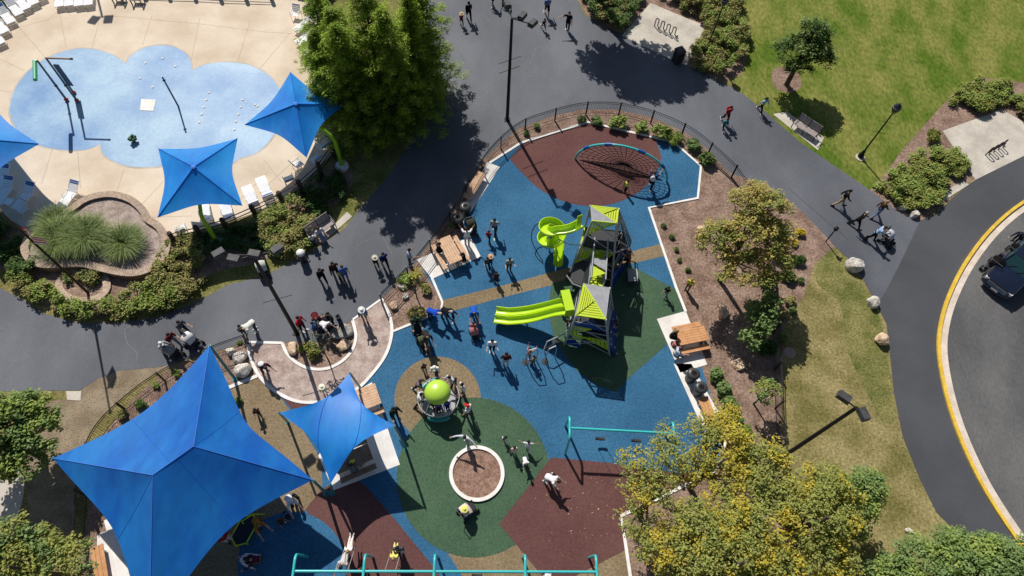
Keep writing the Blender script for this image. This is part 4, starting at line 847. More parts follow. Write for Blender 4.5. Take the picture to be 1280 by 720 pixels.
fence('black iron fence between the asphalt and the big blue sail, ending at the curved walk',[(311,430),(268,446),(214,472),(168,505),(130,545),(112,600),(106,680)])
POSTM=mat('brown_post',(.045,.03,.022),(.075,.05,.036),scale=8,rough=.9)
def pool_fence(label,pts,h=1.25):
    t=thing('post_and_rail_fence',label,'fence'); W=px(pts)
    for p in W: MB().lathe([(.15,0),(.15,h-.06),(.13,h),(.05,h+.03)],12,(p.x,p.y,0)).build('post',POSTM,t,True)
    for z in (.4,.75,1.08): MB().tube([Vector((p.x,p.y,z)) for p in W],.035,6).build('rail',mat('dark_rail',(.03,.026,.024),rough=.6),t)
    return t
pool_fence('post and rail pool fence with thick brown posts between the pool deck and the shrubs',[(221,305),(253,297),(285,288),(321,272),(354,255),(378,241),(402,219),(418,196),(424,160)])
pool_fence('post and rail pool fence along the far edge of the pool deck',[(150,-12),(180,-10),(210,-9),(242,-8),(274,-6),(306,-5),(338,-4)])
# ---------------------------------------------------------------- lamps
BLK=mat('black_paint',(.010,.010,.012),rough=.55,spec=.25)
LENS=mat('lamp_lens',(.55,.55,.53),rough=.25)
HEADM=mat('lamp_grey',(.045,.046,.05),(.07,.07,.075),scale=4,rough=.6)
def tall_lamp(label,base,heads,h=8.6,bars=None):
    b=at(*base); t=thing('street_lamp',label,'street lamp',b)
    MB().tube([(0,0,0),(0,0,h)],[.12,.08],10).box((0,0,.02),(.4,.4,.04)).build('pole',BLK,t,True)
    for (hx,hy,rz) in heads:
        p=at(hx,hy,h+.1)-b; q=Vector((p.x*.86,p.y*.86,h-.05))
        MB().tube([(0,0,h-.05),q],.035,6).build('arm',BLK,t)
        M=rotz(rz); hd=MB().box((p.x,p.y,h+.06),(.6,.36,.27),M,.88).build('lamp_head',HEADM,t)
        MB().box((p.x,p.y,h-.09),(.5,.28,.02),M).build('lens',LENS,hd)
    if bars:
        for z,a in bars: MB().tube([(-.75*math.cos(a),-.75*math.sin(a),z),(.75*math.cos(a),.75*math.sin(a),z)],.02,6).build('banner_arm',BLK,t)
    return t
tall_lamp('tall black street lamp with three heads, rising from the curved fence over the plaza',(634,150),[(634,4,1.9),(653,19,1.1),(666,28,1.0)],8.6,[(5.4,.55),(4.6,.55)])
tall_lamp('tall black street lamp with two heads on the dry grass beside the straight asphalt walk',(974,574),[(1056,496,-.6),(1080,517,-1.25)],8.6)
tall_lamp('tall black street lamp with four grey heads, its foot at the crescent mulch bed',(371,416),[(273,316,.75),(292,323,-.15),(318,317,-.1),(346,311,.85)],8.6,[(4.2,.4)])
bt=at(128,22)-8.6*Vector((.44,-.82,0)); 
t=thing('street_lamp','tall black street lamp above the top edge, casting the twin headed shadow on the deck','street lamp',(bt.x,bt.y,0))
MB().tube([(0,0,0),(0,0,8.6)],[.11,.075],10).build('pole',BLK,t,True)
for s in (-1,1): MB().tube([(0,0,8.5),(s*.5,.05*s,8.55)],.035,6).build('arm',BLK,t); MB().box((s*.5,-.25+.1*s,8.6),(.62,.75,.16),rotz(.2*s)).build('lamp_head',HEADM,t)
def path_lamp(label,base,h,ba):
    t=thing('path_lamp',label,'lamp post',at(*base))
    MB().lathe([(.2,0),(.2,.25),(.12,.35),(.1,.6),(.06,.7)],12).build('base',BLK,t,True); MB().tube([(0,0,.65),(0,0,h-.5)],[.055,.045],8).build('pole',BLK,t,True)
    g=MB().lathe([(.06,-.5),(.16,-.42),(.26,-.15),(.27,0),(.2,.16),(.09,.24),(.03,.34)],14,(0,0,h)).build('lamp_head',mat('lamp_glass_dark',(.02,.022,.035),rough=.12,spec=.6),t,True)
    MB().lathe([(.275,-.02),(.285,0),(.275,.02)],14,(0,0,h)).build('rim',paint('lamp_rim',(120,122,128)),g)
    for z in (h*.52,h*.72): MB().tube([(-.45*math.cos(ba),-.45*math.sin(ba),z),(.45*math.cos(ba),.45*math.sin(ba),z)],.016,5).build('banner_arm',BLK,t)
    return t
MB().lathe([(.33,0),(.33,.05)],16,at(1075,197)).build('lamp_footing',CONC2)['kind']='structure'
path_lamp('black globe lamp post on the lawn beside the olive shrubs',(1075,196),4.8,-.2)
path_lamp('black globe lamp post among the autumn coloured shrubs by the bike rack',(883,63),4.5,-.15)
t=thing('sign_post','short black post with a small lantern head beside the large pale boulder','sign post',at(1032,302))
MB().tube([(0,0,0),(0,0,1.3)],.04,8).build('post',BLK,t); MB().lathe([(.03,0),(.13,.08),(.13,.3),(.03,.36)],8,(0,0,1.3)).build('lamp_head',BLK,t)
MB().box((.16,.1,1.55),(.16,.02,.12),rotz(.6)).build('sign_plate',paint('tan_plate',(150,130,80)),t)
# flagpole
fb=at(111,367); t=thing('flagpole','dark flagpole with a red and white flag rising from the round brick bed','flagpole',fb)
MB().tube([(0,0,0),(0,0,8.3)],[.085,.045],10).build('pole',mat('bronze_pole',(.02,.017,.016),rough=.4,metal=.3),t,True)
MB().ball((0,0,8.38),.09).build('finial',paint('finial_gold',(190,170,120),rough=.3),t,True)
fl=MB(); n=9
for j in range(2):
    pass
vs=[]
for i in range(n):
    for j in range(7):
        u=i/(n-1); v=j/6; vs.append((.06+.62*u+.05*math.sin(v*5),.12*math.sin(u*7+v*2)-.1*u,6.9-1.05*v-.75*u*u))
fs=[(i*7+j,i*7+j+1,(i+1)*7+j+1,(i+1)*7+j) for i in range(n-1) for j in range(6)]
for k in range(2):
    m_=MB()
    for f in fs:
        if (f[0]%7)%2==k: m_.add([vs[q] for q in f],[(0,1,2,3)])
    if k==0: fo=m_.build('flag',paint('flag_red',(205,60,70),rough=.8),t)
    else: m_.build('stripe',paint('flag_white',(235,228,225),rough=.8),fo)
# ---------------------------------------------------------------- shade sails
SAILB=sailmat('sail_blue_large',(.004,.118,.50)); SAILP=sailmat('sail_blue',(.005,.185,.66)); SEAM=paint('sail_seam',(62,118,212),rough=.6); SEAMD=paint('sail_seam_dark',(22,88,190),rough=.6)
TEAL=mat('teal_paint',(.02,.2,.22),rough=.35,spec=.5); LIMEP=mat('lime_post',(.30,.50,.02),rough=.4)
def coons(mb,A,B,P,Q,bow,n=14,sag=.12):
    """membrane between the free edge A-B (bowed inward) and the ridge Q(at A side)-P(at B side)"""
    cen=(P+Q)/2; g=[]
    for i in range(n+1):
        u=i/n; e=A.lerp(B,u); r=Q.lerp(P,u); d=(r-e); e=e+Vector((d.x,d.y,d.z*.55)).normalized()*bow*4*u*(1-u)
        g.append([e.lerp(r,j/n)-Vector((0,0,sag*4*(j/n)*(1-j/n)*4*u*(1-u))) for j in range(n+1)])
    vs=[p for row in g for p in row]; N=n+1
    mb.add(vs,[(i*N+j,(i+1)*N+j,(i+1)*N+j+1,i*N+j+1) for i in range(n) for j in range(n)])
def weld(o):
    bm=bmesh.new(); bm.from_mesh(o.data); bmesh.ops.remove_doubles(bm,verts=bm.verts,dist=.004); bmesh.ops.recalc_face_normals(bm,faces=bm.faces); bm.to_mesh(o.data); bm.free()
    o.data.polygons.foreach_set('use_smooth',[True]*len(o.data.polygons)); o.data.set_sharp_from_angle(angle=math.radians(7)); return o
def corner_post(t,c,foot,m,r=.085):
    MB().tube([foot,c],[r,r*.85],10).lathe([(r*1.9,0),(r*1.9,.04)],12,foot).build('post',m,t,True)
    MB().tube([c,c.lerp(foot,-.04)],.02,5).build('cable',paint('steel',(150,152,155),rough=.3),t)
A=at(262,432,3.5);B=at(391,600,3.3);C=at(187,790,3.4);D=at(66,573,3.4);P1=at(242,558,5.6);P2=at(191,594,5.6)
t=thing('shade_sail','largest blue shade sail, with a short ridge between its two peaks','shade sail')
mb=MB(); coons(mb,A,B,P1,P1,.85); coons(mb,B,C,P2,P1,.95); coons(mb,C,D,P2,P2,.8); coons(mb,D,A,P1,P2,1.0); weld(mb.build('canopy',SAILB,t))
s_=MB()
for a,b in ((A,P1),(B,P1),(C,P2),(D,P2),(P1,P2)): s_.tube([a+Vector((0,0,.015)),b+Vector((0,0,.008))],.014,5)
s_.build('seam',SEAM,t)
s2=MB()
for A0,B0,Q0,P0,bw in ((A,B,P1,P1,.85),(B,C,P1,P2,.95),(C,D,P2,P2,.8),(D,A,P2,P1,1.0)):
    for u in (.42,):
        e=A0.lerp(B0,u); r=Q0.lerp(P0,u); d=r-e; e=e+Vector((d.x,d.y,d.z*.55)).normalized()*bw*4*u*(1-u)
        s2.tube([e.lerp(r,j/8)-Vector((0,0,.12*4*(j/8)*(1-j/8)*4*u*(1-u)-.006)) for j in range(9)],.009,4)
s2.build('stitched_seam',SEAMD,t)
for c,f in ((A,at(294,474)),(B,at(408,617)),(D,at(105,575)),(C,at(215,775))): corner_post(t,c,f,TEAL)
A=at(437,466,2.6);B=at(493,532,3.75);C=at(413,605,2.6);D=at(349,516,3.7)
t=thing('shade_sail','twisted four point blue sail over the picnic tables beside the curved stamped walk','shade sail')
mb=MB(); n=18; g=[]
ctr=(A+B+C+D)/4
for i in range(n+1):
    row=[]
    for j in range(n+1):
        u=i/n; v=j/n; p=A*(1-u)*(1-v)+B*u*(1-v)+C*u*v+D*(1-u)*v
        k=.95*max(0,1-(4*u*(1-u)+4*v*(1-v))/2 if False else 0)
        bo=.52; du=4*u*(1-u); dv=4*v*(1-v)
        dirx=(ctr-p); dirx.z=0
        e=abs(u-.5)*2; f=abs(v-.5)*2
        p=p+dirx*(.26*(dv*(e**3)+du*(f**3)))
        row.append(p)
    g.append(row)
mb.add([p for r in g for p in r],[(i*(n+1)+j,(i+1)*(n+1)+j,(i+1)*(n+1)+j+1,i*(n+1)+j+1) for i in range(n) for j in range(n)]); weld(mb.build('canopy',SAILP,t))
s2=MB()
for k_ in (7,-6): s2.tube([g[i+max(k_,0)][i-min(k_,0)]+Vector((0,0,.012)) for i in range(n+1-abs(k_))],.012,4)
s2.build('stitched_seam',SEAMD,t)
for c,f in ((C,at(416,617)),(A,at(450,484)),(B,at(507,560)),(D,at(360,528))): corner_post(t,c,f,TEAL,.07)
def hip_sail(label,cs,apex,foot,zc=3.4,za=4.5,bow=.42):
    cs=[at(x,y,zc) for x,y in cs]; ap=at(apex[0],apex[1],za); t=thing('shade_sail',label,'shade sail',group='blue pool shades on lime posts')
    mb=MB()
    for i in range(4): coons(mb,cs[i],cs[(i+1)%4],ap,ap,bow,12,.08)
    weld(mb.build('canopy',SAILP,t)); s_=MB()
    for c in cs: s_.tube([c+Vector((0,0,.012)),ap+Vector((0,0,.012))],.02,5)
    s_.build('seam',SEAMD,t)
    MB().lathe([(.14,-.02),(.14,.05),(.04,.09)],10,ap).build('cap',SEAM,t)
    f=at(*foot); top=Vector((f.x,f.y,2.75))
    MB().tube([f,f.lerp(top,.93),top.lerp(ap,.08),ap-Vector((0,0,.35)),ap-Vector((0,0,.03))],[.13,.12,.11,.08,.06],10).build('post',LIMEP,t,True)
    MB().lathe([(.42,0),(.42,.22),(.34,.26)],16,f).build('footing',CONC,t,True)
    return t
hip_sail('blue pyramid pool sail wholly in view, over the edge of the splash pad',[(198,186),(297,173),(303,257),(197,272)],(242,209),(272,303))
hip_sail('blue pyramid pool sail partly under the feathery conifers',[(363,90),(430,131),(383,197),(306,156)],(370,130),(428,209))
hip_sail('blue pyramid pool sail cut off by the left edge of the photo',[(49,180),(-40,95),(-130,190),(-48,262)],(-40,172),(-90,300))
# ---------------------------------------------------------------- pool furniture
WFR=paint('white_frame',(225,226,228),rough=.35); SLING=mat('white_sling',(.74,.75,.77),(.82,.82,.83),scale=6,rough=.7); HEADB=mat('blue_strap',(.03,.09,.26),(.05,.13,.34),scale=9,rough=.7)
def lounger_proto():
    t=thing('lounge_chair','x','lounge chair')
    f=MB()
    for s in (-.31,.31):
        f.tube([(s,1.0,.36),(s,-.25,.36),(s,-.62,.62),(s,-.92,.78)],.018,6)
        f.tube([(s,.8,.36),(s,.8,0)],.017,6); f.tube([(s,-.3,.36),(s,-.3,0)],.017,6); f.tube([(s,-.3,.36),(s*1.08,-.2,.56),(s*1.08,.2,.56),(s,.25,.36)],.016,6)
    f.tube([(-.31,1.0,.36),(.31,1.0,.36)],.018,6); f.tube([(-.31,-.92,.78),(.31,-.92,.78)],.018,6)
    f.tube([(-.31,.8,.02),(.31,.8,.02)],.016,6); f.tube([(-.31,-.3,.02),(.31,-.3,.02)],.016,6); f.build('frame',WFR,t,True)
    s=MB()
    def strap(y0,z0,y1,z1): s.add([(-.3,y0,z0),(.3,y0,z0),(.3,y1,z1),(-.3,y1,z1)],[(0,1,2,3)])
    for k in range(10): y=-.22+.122*k; strap(y,.375,y+.107,.375)
    for k in range(4): a=k/6; b=(k+.86)/6; strap(-.26-.62*a,.385+.4*a,-.26-.62*b,.385+.4*b)
    s.build('seat_straps',SLING,t); s=MB()
    for k in range(4,6): a=k/6; b=(k+.9)/6; strap(-.26-.62*a,.385+.4*a,-.26-.62*b,.385+.4*b)
    s.build('head_straps',HEADB,t); return t
def chair_proto():
    t=thing('pool_chair','x','chair'); f=MB()
    for s in (-.28,.28):
        f.tube([(s,.3,0),(s,.28,.42),(s,-.2,.38),(s,-.42,.9)],.018,6); f.tube([(s,-.2,.38),(s,-.3,0)],.018,6); f.tube([(s*1.1,.25,.42),(s*1.1,.22,.62),(s*1.1,-.28,.62)],.018,6)
    f.tube([(-.28,-.42,.9),(.28,-.42,.9)],.018,6); f.build('frame',WFR,t,True)
    s=MB()
    for k in range(4): y=-.18+.12*k; s.add([(-.27,y,.4),(.27,y,.4),(.27,y+.1,.41),(-.27,y+.1,.41)],[(0,1,2,3)])
    for k in range(4): a=k/4; b=(k+.8)/4; s.add([(-.27,-.2-.2*a,.42+.46*a),(.27,-.2-.2*a,.42+.46*a),(.27,-.2-.2*b,.42+.46*b),(-.27,-.2-.2*b,.42+.46*b)],[(0,1,2,3)])
    s.build('seat_straps',SLING,t); s=MB(); s.box((0,-.405,.86),(.54,.02,.1)); s.build('head_straps',HEADB,t); return t
def sidetable_proto():
    t=thing('side_table','x','side table'); MB().box((0,0,.42),(.48,.48,.03)).build('top',SLING,t); m=MB()
    for x in (-.2,.2):
        for y in (-.2,.2): m.tube([(x,y,0),(x,y,.41)],.018,6)
    m.build('leg_frame',WFR,t,True); return t
PR={'l':[lounger_proto(),False],'c':[chair_proto(),False],'s':[sidetable_proto(),False]}
def pool(k,x,y,dx,dy,label,group='white pool furniture'):
    p,u=PR[k]; put(p,u,at(x,y),heading(x,y,dx,dy)-math.pi/2,label,1,group); PR[k][1]=True
for k,(x,y) in enumerate([(77,2),(89,1),(101,1),(113,0)]): pool('l',x,y,0,10,['leftmost of four loungers in a row at the top edge beside the lamp shadow','second lounger from the left of the row of four at the top edge','third lounger from the left of the row of four at the top edge','lounger nearest the twin headed lamp shadow in the row of four at the top edge'][k],'row of loungers at the top edge')
for k,(x,y) in enumerate([(-2,50),(3,36),(11,24),(21,14),(30,7),(40,1),(49,-6)]): pool('l',x,y,8,10,['lounger lowest in the top left diagonal row, cut by the left edge','lounger second from the lower end of the top left diagonal row','lounger third from the lower end of the top left diagonal row','middle lounger of the top left diagonal row','lounger third from the upper end of the top left diagonal row','lounger second from the upper end of the top left diagonal row','uppermost lounger of the top left diagonal row, cut by the top edge'][k],'diagonal row of loungers in the top left corner')
pool('c',371,22,-4,8,'upright white pool chair alone in front of the hedge'); 
for a in [(383,34,-9,7,'white lounger nearest the upright chair beside the conifers'),(386,50,-9,6,'second white lounger from the upright chair beside the conifers'),(393,63,-9,5,'third white lounger from the upright chair, partly under the conifers'),(410,92,-9,2,'white lounger half hidden under the conifers level with the right pool sail')]: pool('l',*a)
for a in [(411,172,-6,-8,'white lounger beside the lime post footing under the conifers'),(333,240,-4,-9,'sunlit white lounger by the pool fence, the one of a pair nearer the conifers'),(316,251,-4,-9,'sunlit white lounger by the pool fence, the one of a pair farther from the conifers'),(286,268,-3,-9,'white lounger by the pool fence just past the corner of the uncut pool sail'),(259,271,-2,-9,'white lounger beside the lime post of the central pool sail'),(6,228,-8,12,'white lounger cut by the left edge in the shade of the left pool sail'),(11,243,-8,12,'middle of the three white loungers in the shade of the left pool sail'),(36,250,-8,10,'white lounger beside the small table in the shade of the left pool sail'),(91,248,-6,8,'white lounger in the sun touching the tall grasses of the planter')]: pool('l',*a)
for a in [(405,188,-5,-4,'white chair at the pool fence nearest the conifers'),(396,204,-5,-4,'white chair beside a fence post under the right pool sail corner'),(374,210,6,-4,'pool chair turned away from the fence, in the shade edge of the right pool sail'),(363,229,-3,-6,'pool chair next to the fence, nearest the pair of sunlit loungers'),(229,291,-2,-6,'white chair against the pool fence between the planter and the lime post'),(33,266,-6,6,'small pool chair below the small table in the shade of the left pool sail')]: pool('c',*a)
pool('s',16,257,-8,10,'low white side table between loungers in the shade of the left pool sail'); 
ADK=mat('grey_plastic_wood',(.12,.115,.11),(.17,.165,.16),scale=6,rough=.7)
for i,(x,y,l) in enumerate([(150,1,'grey slatted garden chair at the top edge, nearer the lamp shadow'),(173,3,'grey slatted garden chair at the top edge, nearer the fence post shadows')]):
    t=thing('garden_chair',l,'chair',at(x,y),math.pi+.1); sm=MB(); bm_=MB()
    for k in range(5): sm.box((-.24+.12*k,.02,.36),(.1,.5,.025))
    for k in range(5): bm_.box((-.24+.12*k,-.34,.66),(.1,.03,.72-.06*abs(k-2)),Matrix.Rotation(.35,3,'X'))
    sm.build('seat',ADK,t); bm_.build('backrest',ADK,t)
    for s in (-.36,.36): MB().box((s,0,.58),(.12,.75,.03)).build('armrest',ADK,t); MB().box((s,.3,.29),(.05,.1,.57)).box((s,-.25,.29),(.05,.1,.57)).build('leg',ADK,t)
# splash pad features
STE=mat('blue_grey_steel',(.06,.085,.11),(.09,.12,.15),scale=4,rough=.35,metal=.4); COP=mat('salmon_paint',(.52,.33,.22),rough=.5); CLR=mat('red_collar',(.5,.05,.035),rough=.45)
def col(t,z): MB().lathe([(.06,-.1),(.13,-.04),(.15,.03),(.1,.12)],10,(0,0,z)).build('collar',CLR,t,True)
t=thing('water_feature','splash pad post with a red collar and a hanging green tube','splash pad post',at(84,126))
MB().tube([(0,0,0),(0,0,3.6)],[.075,.06],8).build('post',STE,t,True); col(t,.12); MB().tube([(0,0,3.55),(-.18,0,3.58)],.04,6).build('arm',STE,t)
gh=heading(62,93,0,20); MB().tube([(-.2,0,3.5),(-.2+1.6*math.cos(gh),1.6*math.sin(gh),3.42)],.13,10).build('tube',paint('pool_green',(60,170,125)),t,True); MB().lathe([(.08,-.08),(.11,0),(.08,.08)],10,(0,0,1.4)).build('ring',STE,t,True)
t=thing('water_feature','splash pad post with a red collar and a tan cross arm','splash pad post',at(97,127)); 
MB().tube([(0,0,0),(0,0,3.9)],[.075,.06],8).build('post',STE,t,True); col(t,.12); MB().tube([(0,0,3.85),(1.55,.1,3.85)],.06,8).build('arm',COP,t,True); MB().tube([(1.5,.1,3.85),(1.64,.11,3.85)],.075,8).build('nozzle',STE,t)
MB().lathe([(.08,-.08),(.12,0),(.08,.08)],10,(0,0,1.5)).build('ring',STE,t,True)
t=thing('water_feature','splash pad spray gate post with a dark translucent blade','splash pad post',at(93,117))
MB().tube([(0,0,0),(0,0,2.6)],[.06,.05],8).build('post',STE,t,True); col(t,.1)
MB().box((.18,0,1.7),(.34,.03,1.9)).build('blade',mat('blade_blue',(.05,.09,.17),rough=.2),t)
t=thing('water_feature','plain slender dark splash pad post standing alone beside the white drain cover','splash pad post',at(223,133)); MB().tube([(0,0,0),(0,0,2.75)],[.06,.05],8).build('post',STE,t,True); MB().lathe([(.05,-.06),(.11,0),(.05,.06)],10,(0,0,2.4)).build('ring',STE,t,True)
tag(MB().prism([at(177,124),at(195,125),at(192,139),at(175,138)],.0,.035).build('drain_cover',WHITE),'square white drain cover in the middle of the splash pad','drain cover')
t=thing('spray_toy','small dark green plant shaped spray toy on the splash pad','spray toy',at(168,177)); m=MB(); 
for k in range(7): a=k*.9; m.ball((.15*math.cos(a),.15*math.sin(a),.28+.05*(k%3)),(.16,.12,.1),8,5,rotz(a))
m.build('leaf_nozzles',paint('toy_green',(24,70,30)),t,True); MB().lathe([(.12,0),(.07,.05),(.06,.28)],8).build('stem',paint('toy_stem',(20,40,24)),t)
sp_=[(203,73),(182,79),(219,83),(175,98),(191,109),(261,116),(258,125),(255,134),(252,143),(249,153),(303,125),(301,134),(298,143),(295,152),(293,162),(319,131),(322,133)]
proto=None
for i,(x,y) in enumerate(sp_):
    if proto is None:
        proto=MB().lathe([(.085,0),(.085,.03),(.03,.05)],10).build('spray_nozzle',CONC); o=proto
    else: o=proto.copy(); COL.objects.link(o)
    o.location=at(x,y,.016); tag(o,'small white water jet flush in the blue splash pad','spray nozzle','white water jets in the splash pad')
# ---------------------------------------------------------------- tables, benches, bins
WOODO=mat('orange_timber',(.50,.24,.10),(.62,.32,.15),scale=3,rough=.6,stretch=(1,1,1)); WOODT=mat('tan_timber',(.52,.32,.19),(.64,.42,.27),scale=3,rough=.65); STL=mat('galvanised',(.55,.55,.56),(.65,.65,.66),scale=5,rough=.4,metal=.3)
def picnic(label,c,d,wood,L=1.85):
    t=thing('picnic_table',label,'picnic table',at(*c),heading(c[0],c[1],*d),'slatted picnic tables')
    m=MB()
    for k in range(6): m.box((0,-.375+.15*k,.745),(L,.138,.04))
    m.build('tabletop',wood,t)
    for s in (-1,1):
        b=MB()
        for k in range(2): b.box((0,s*(.66+.15*k),.445),(L,.138,.04))
        b.build('bench_seat',wood,t)
        f=MB(); x=s*L*.36
        f.tube([(x,-.84,.41),(x,.84,.41)],.032,6); f.tube([(x,-.42,.71),(x,.42,.71)],.03,6)
        for q in (-1,1): f.tube([(x,q*.3,.71),(x,q*.62,0)],.032,6)
        f.build('leg_frame',STL,t)
    return t
picnic('orange brown picnic table on the pad beside the two round bins and the curved fence',(563,320),(14,25),WOODT,1.9)
picnic('bright orange picnic table on the white pad beside the autumn tree',(861,426),(29,-6),WOODO,1.75)
picnic('dark slatted picnic table half under the twisted blue sail',(444,578),(115,-50),mat('brown_timber',(.22,.12,.07),(.3,.17,.1),scale=3,rough=.7),1.9)
picnic('pale slatted picnic table at the edge of the twisted blue sail beside the curved walk',(455,508),(75,-28),WOODT,1.9)
def flatbench(label,c,d,L,W=.5):
    t=thing('backless_bench',label,'bench',at(*c),heading(c[0],c[1],*d),'orange backless benches'); m=MB()
    for k in range(3): m.box((0,(k-1)*W/3,.45),(L,W/3-.012,.05))
    m.build('seat',WOODO if 'bright' in label or 'corner' in label else WOODT,t)
    for s in (-1,1): MB().box((s*L*.36,0,.21),(.08,W*.8,.42)).build('leg',STL,t)
flatbench('tan backless bench between the curved fence and the red surface',(593,237),(-17,28),2.3,.62)
flatbench('bright orange backless bench next to the evergreen row',(884,522),(14,36),2.1,.6)
flatbench('orange backless bench in the lower left corner beside the big sail',(131,712),(4,24),2.2,.6)
PBW=mat('grey_brown_slats',(.3,.25,.24),(.4,.34,.33),scale=4,rough=.7); PBF=mat('dark_frame',(.03,.03,.032),rough=.5)
def parkbench(label,c,d,pad_):
    h=heading(c[0],c[1],*d); t=thing('park_bench',label,'bench',at(*c),h); s=MB()
    for k in range(5): s.box((0,-.2+.1*k,.45),(1.8,.085,.035))
    s.build('seat',PBW,t); b=MB()
    for k in range(5): b.box((0,.3+.035*k,.55+.095*k),(1.8,.03,.085),Matrix.Rotation(-.3,3,'X'))
    b.build('backrest',PBW,t)
    for q in (-.88,0,.88): MB().tube([(q,-.24,.0),(q,-.22,.44),(q,.24,.44),(q,.46,.98)],.03,6).tube([(q,.24,.44),(q,.32,0)],.03,6).build('leg',PBF,t)
    for q in (-.9,.9): MB().tube([(q,-.22,.44),(q,-.24,.66),(q,.34,.66)],.025,6).build('armrest',PBF,t)
pad('bench_pad',[(966,143),(983,140),(1030,172),(1022,188)],.03,CONC2)
pad('bench_pad',[(383,305),(420,279),(434,265),(440,271),(404,303)],.03,CONC2)
parkbench('slatted bench with backrest at the lawn edge under the round dark tree',(1004,166),(40,27),None)
parkbench('dark slatted bench with backrest in the shade at the russet shrubs, two people beside it',(403,291),(33,-23),None)
BINM=mat('bin_black',(.02,.021,.023),(.04,.04,.043),scale=5,rough=.45)
def bin_(label,c,group='round black bins'):
    t=thing('litter_bin',label,'bin',at(*c),0,group); m=MB()
    m.lathe([(.26,0),(.31,.1),(.31,.78),(.27,.8)],18); m.build('body',BINM,t,True)
    MB().lathe([(.36,.76),(.37,.86),(.3,.95),(.16,.97)],20).build('lid',mat('bin_lid',(.05,.05,.053),rough=.35),t,True)
    MB().lathe([(.15,.972),(.15,.976)],16).build('opening',mat('opening_black',(.004,.004,.004)),t)
    MB().tube([(.33*math.cos(a),.33*math.sin(a),.87) for a in [k*6.283/20 for k in range(20)]],.018,5,True).build('rim',STL,t)
bin_('round black bin at the end of the tan backless bench, nearer the bench',(582,268)); bin_('round black bin behind the tan backless bench, nearer the picnic table',(573,282))
bin_('round black bin beside the white pad, nearer the bright orange picnic table',(862,474)); bin_('round black bin beside the white pad, nearer the bright orange bench',(871,491))
t=thing('litter_bin','tall black square litter bin on the corner of the shaded bike rack pad','bin',at(846,77),.5); MB().box((0,0,.5),(.6,.6,1.0)).build('body',BINM,t); MB().box((0,0,1.1),(.68,.68,.18),None,.8).build('lid',BINM,t); MB().box((0,-.303,.82),(.36,.01,.18)).build('opening',mat('opening_black',(.004,.004,.004)),t)
t=thing('litter_bin','slim black bin with a white domed lid on the path below the russet shrubs','bin',at(380,326)); MB().lathe([(.2,0),(.23,.1),(.23,.9)],16).build('body',BINM,t,True); MB().lathe([(.26,.88),(.25,.97),(.17,1.05),(.05,1.08)],16).build('lid',mat('white_plastic',(.72,.71,.68),rough=.4),t,True)
tag(MB().lathe([(.36,0),(.36,.03)],20,at(987,441)).build('manhole_cover',mat('cover_pink',(.3,.22,.18),(.38,.29,.24),scale=8,rough=.9)),'round pinkish utility cover in the dry grass outside the dark fence','utility cover')
def wave_rack(label,c,d,m,n=5,L=2.0):
    P=[Vector((-L/2,0,0))]; w_=L/(2*n-2); r=w_/2
    for k in range(2*n-2):
        x=-L/2+w_*k; up=k%2==0
        for q in range(7):
            a=math.pi*q/6; P.append(Vector((x+r-r*math.cos(a),.0,(.66 if up else .22)+(r if up else -r)*math.sin(a))))
    P.append(Vector((P[-1].x,0,0)))
    t=tag(MB().tube(P,.04,7).build('bike_rack',m,None,True),label,'bike rack'); t.location=at(*c); t.rotation_euler=(.0,0,heading(c[0],c[1],*d))
wave_rack('wavy bike rack on the shaded pad in the shadow of the large tree',(832,40),(36,18),mat('rack_dark',(.03,.032,.038),rough=.4))
wave_rack('wavy bike rack on the pale sunlit pad at the right edge',(1243,188),(26,-14),mat('rack_black',(.02,.02,.022),rough=.4),5,1.9)
# ---------------------------------------------------------------- play equipment
CYAN=mat('turquoise_paint',(.045,.46,.47),rough=.3,spec=.5); LIME=mat('lime_plastic',(.44,.66,.015),rough=.28,spec=.5); LIMED=mat('lime_panel',(.50,.62,.03),rough=.45); GREYP=mat('grey_panel',(.27,.27,.29),(.33,.33,.35),scale=4,rough=.45); NAVY=mat('blue_panel',(.01,.04,.24),rough=.4); FRM=mat('grey_frame',(.36,.38,.39),rough=.35,spec=.5); ROPE=mat('dark_rope',(.02,.018,.018),rough=.9); DKP=mat('charcoal_panel',(.035,.036,.04),rough=.6); BLUEC=mat('blue_clamp',(.02,.10,.34),rough=.35)
# arched net climber
a0=at(719,199);a1=at(833,227); mid=(a0+a1)/2; R0=(a1-a0).length/2; ex=(a1-a0).normalized()
t=thing('net_climber','turquoise arch with a spider web net standing on the red surface','net climber',mid,math.atan2(ex.y,ex.x))
HA=2.5
arc=[Vector((-R0*math.cos(a),-.1*math.sin(a),HA*math.sin(a))) for a in [math.pi*k/40 for k in range(41)]]
MB().tube(arc,.07,10).build('arch',CYAN,t,True)
for k in (8,15,24,32): MB().tube([arc[k-1],arc[k],arc[k+1]],.11,10).build('clamp',BLUEC,t,True)
hub=Vector((.15,.05,.6)); base=[Vector((-R0+2*R0*k/24,0,.03)) for k in range(1,24)]
rim=arc[2:-2:2]; r_=MB()
for p in rim: r_.tube([hub,p],.02,4)
for p in base[::2]: r_.tube([hub,p],.02,4)
for q in (.18,.3,.42,.54,.66,.78,.9):
    r_.tube([hub.lerp(p,q) for p in rim]+[hub.lerp(p,q) for p in reversed(base[::2])],.019,4,True)
r_.tube([base[0],base[-1]],.03,5); r_.build('net',ROPE,t)
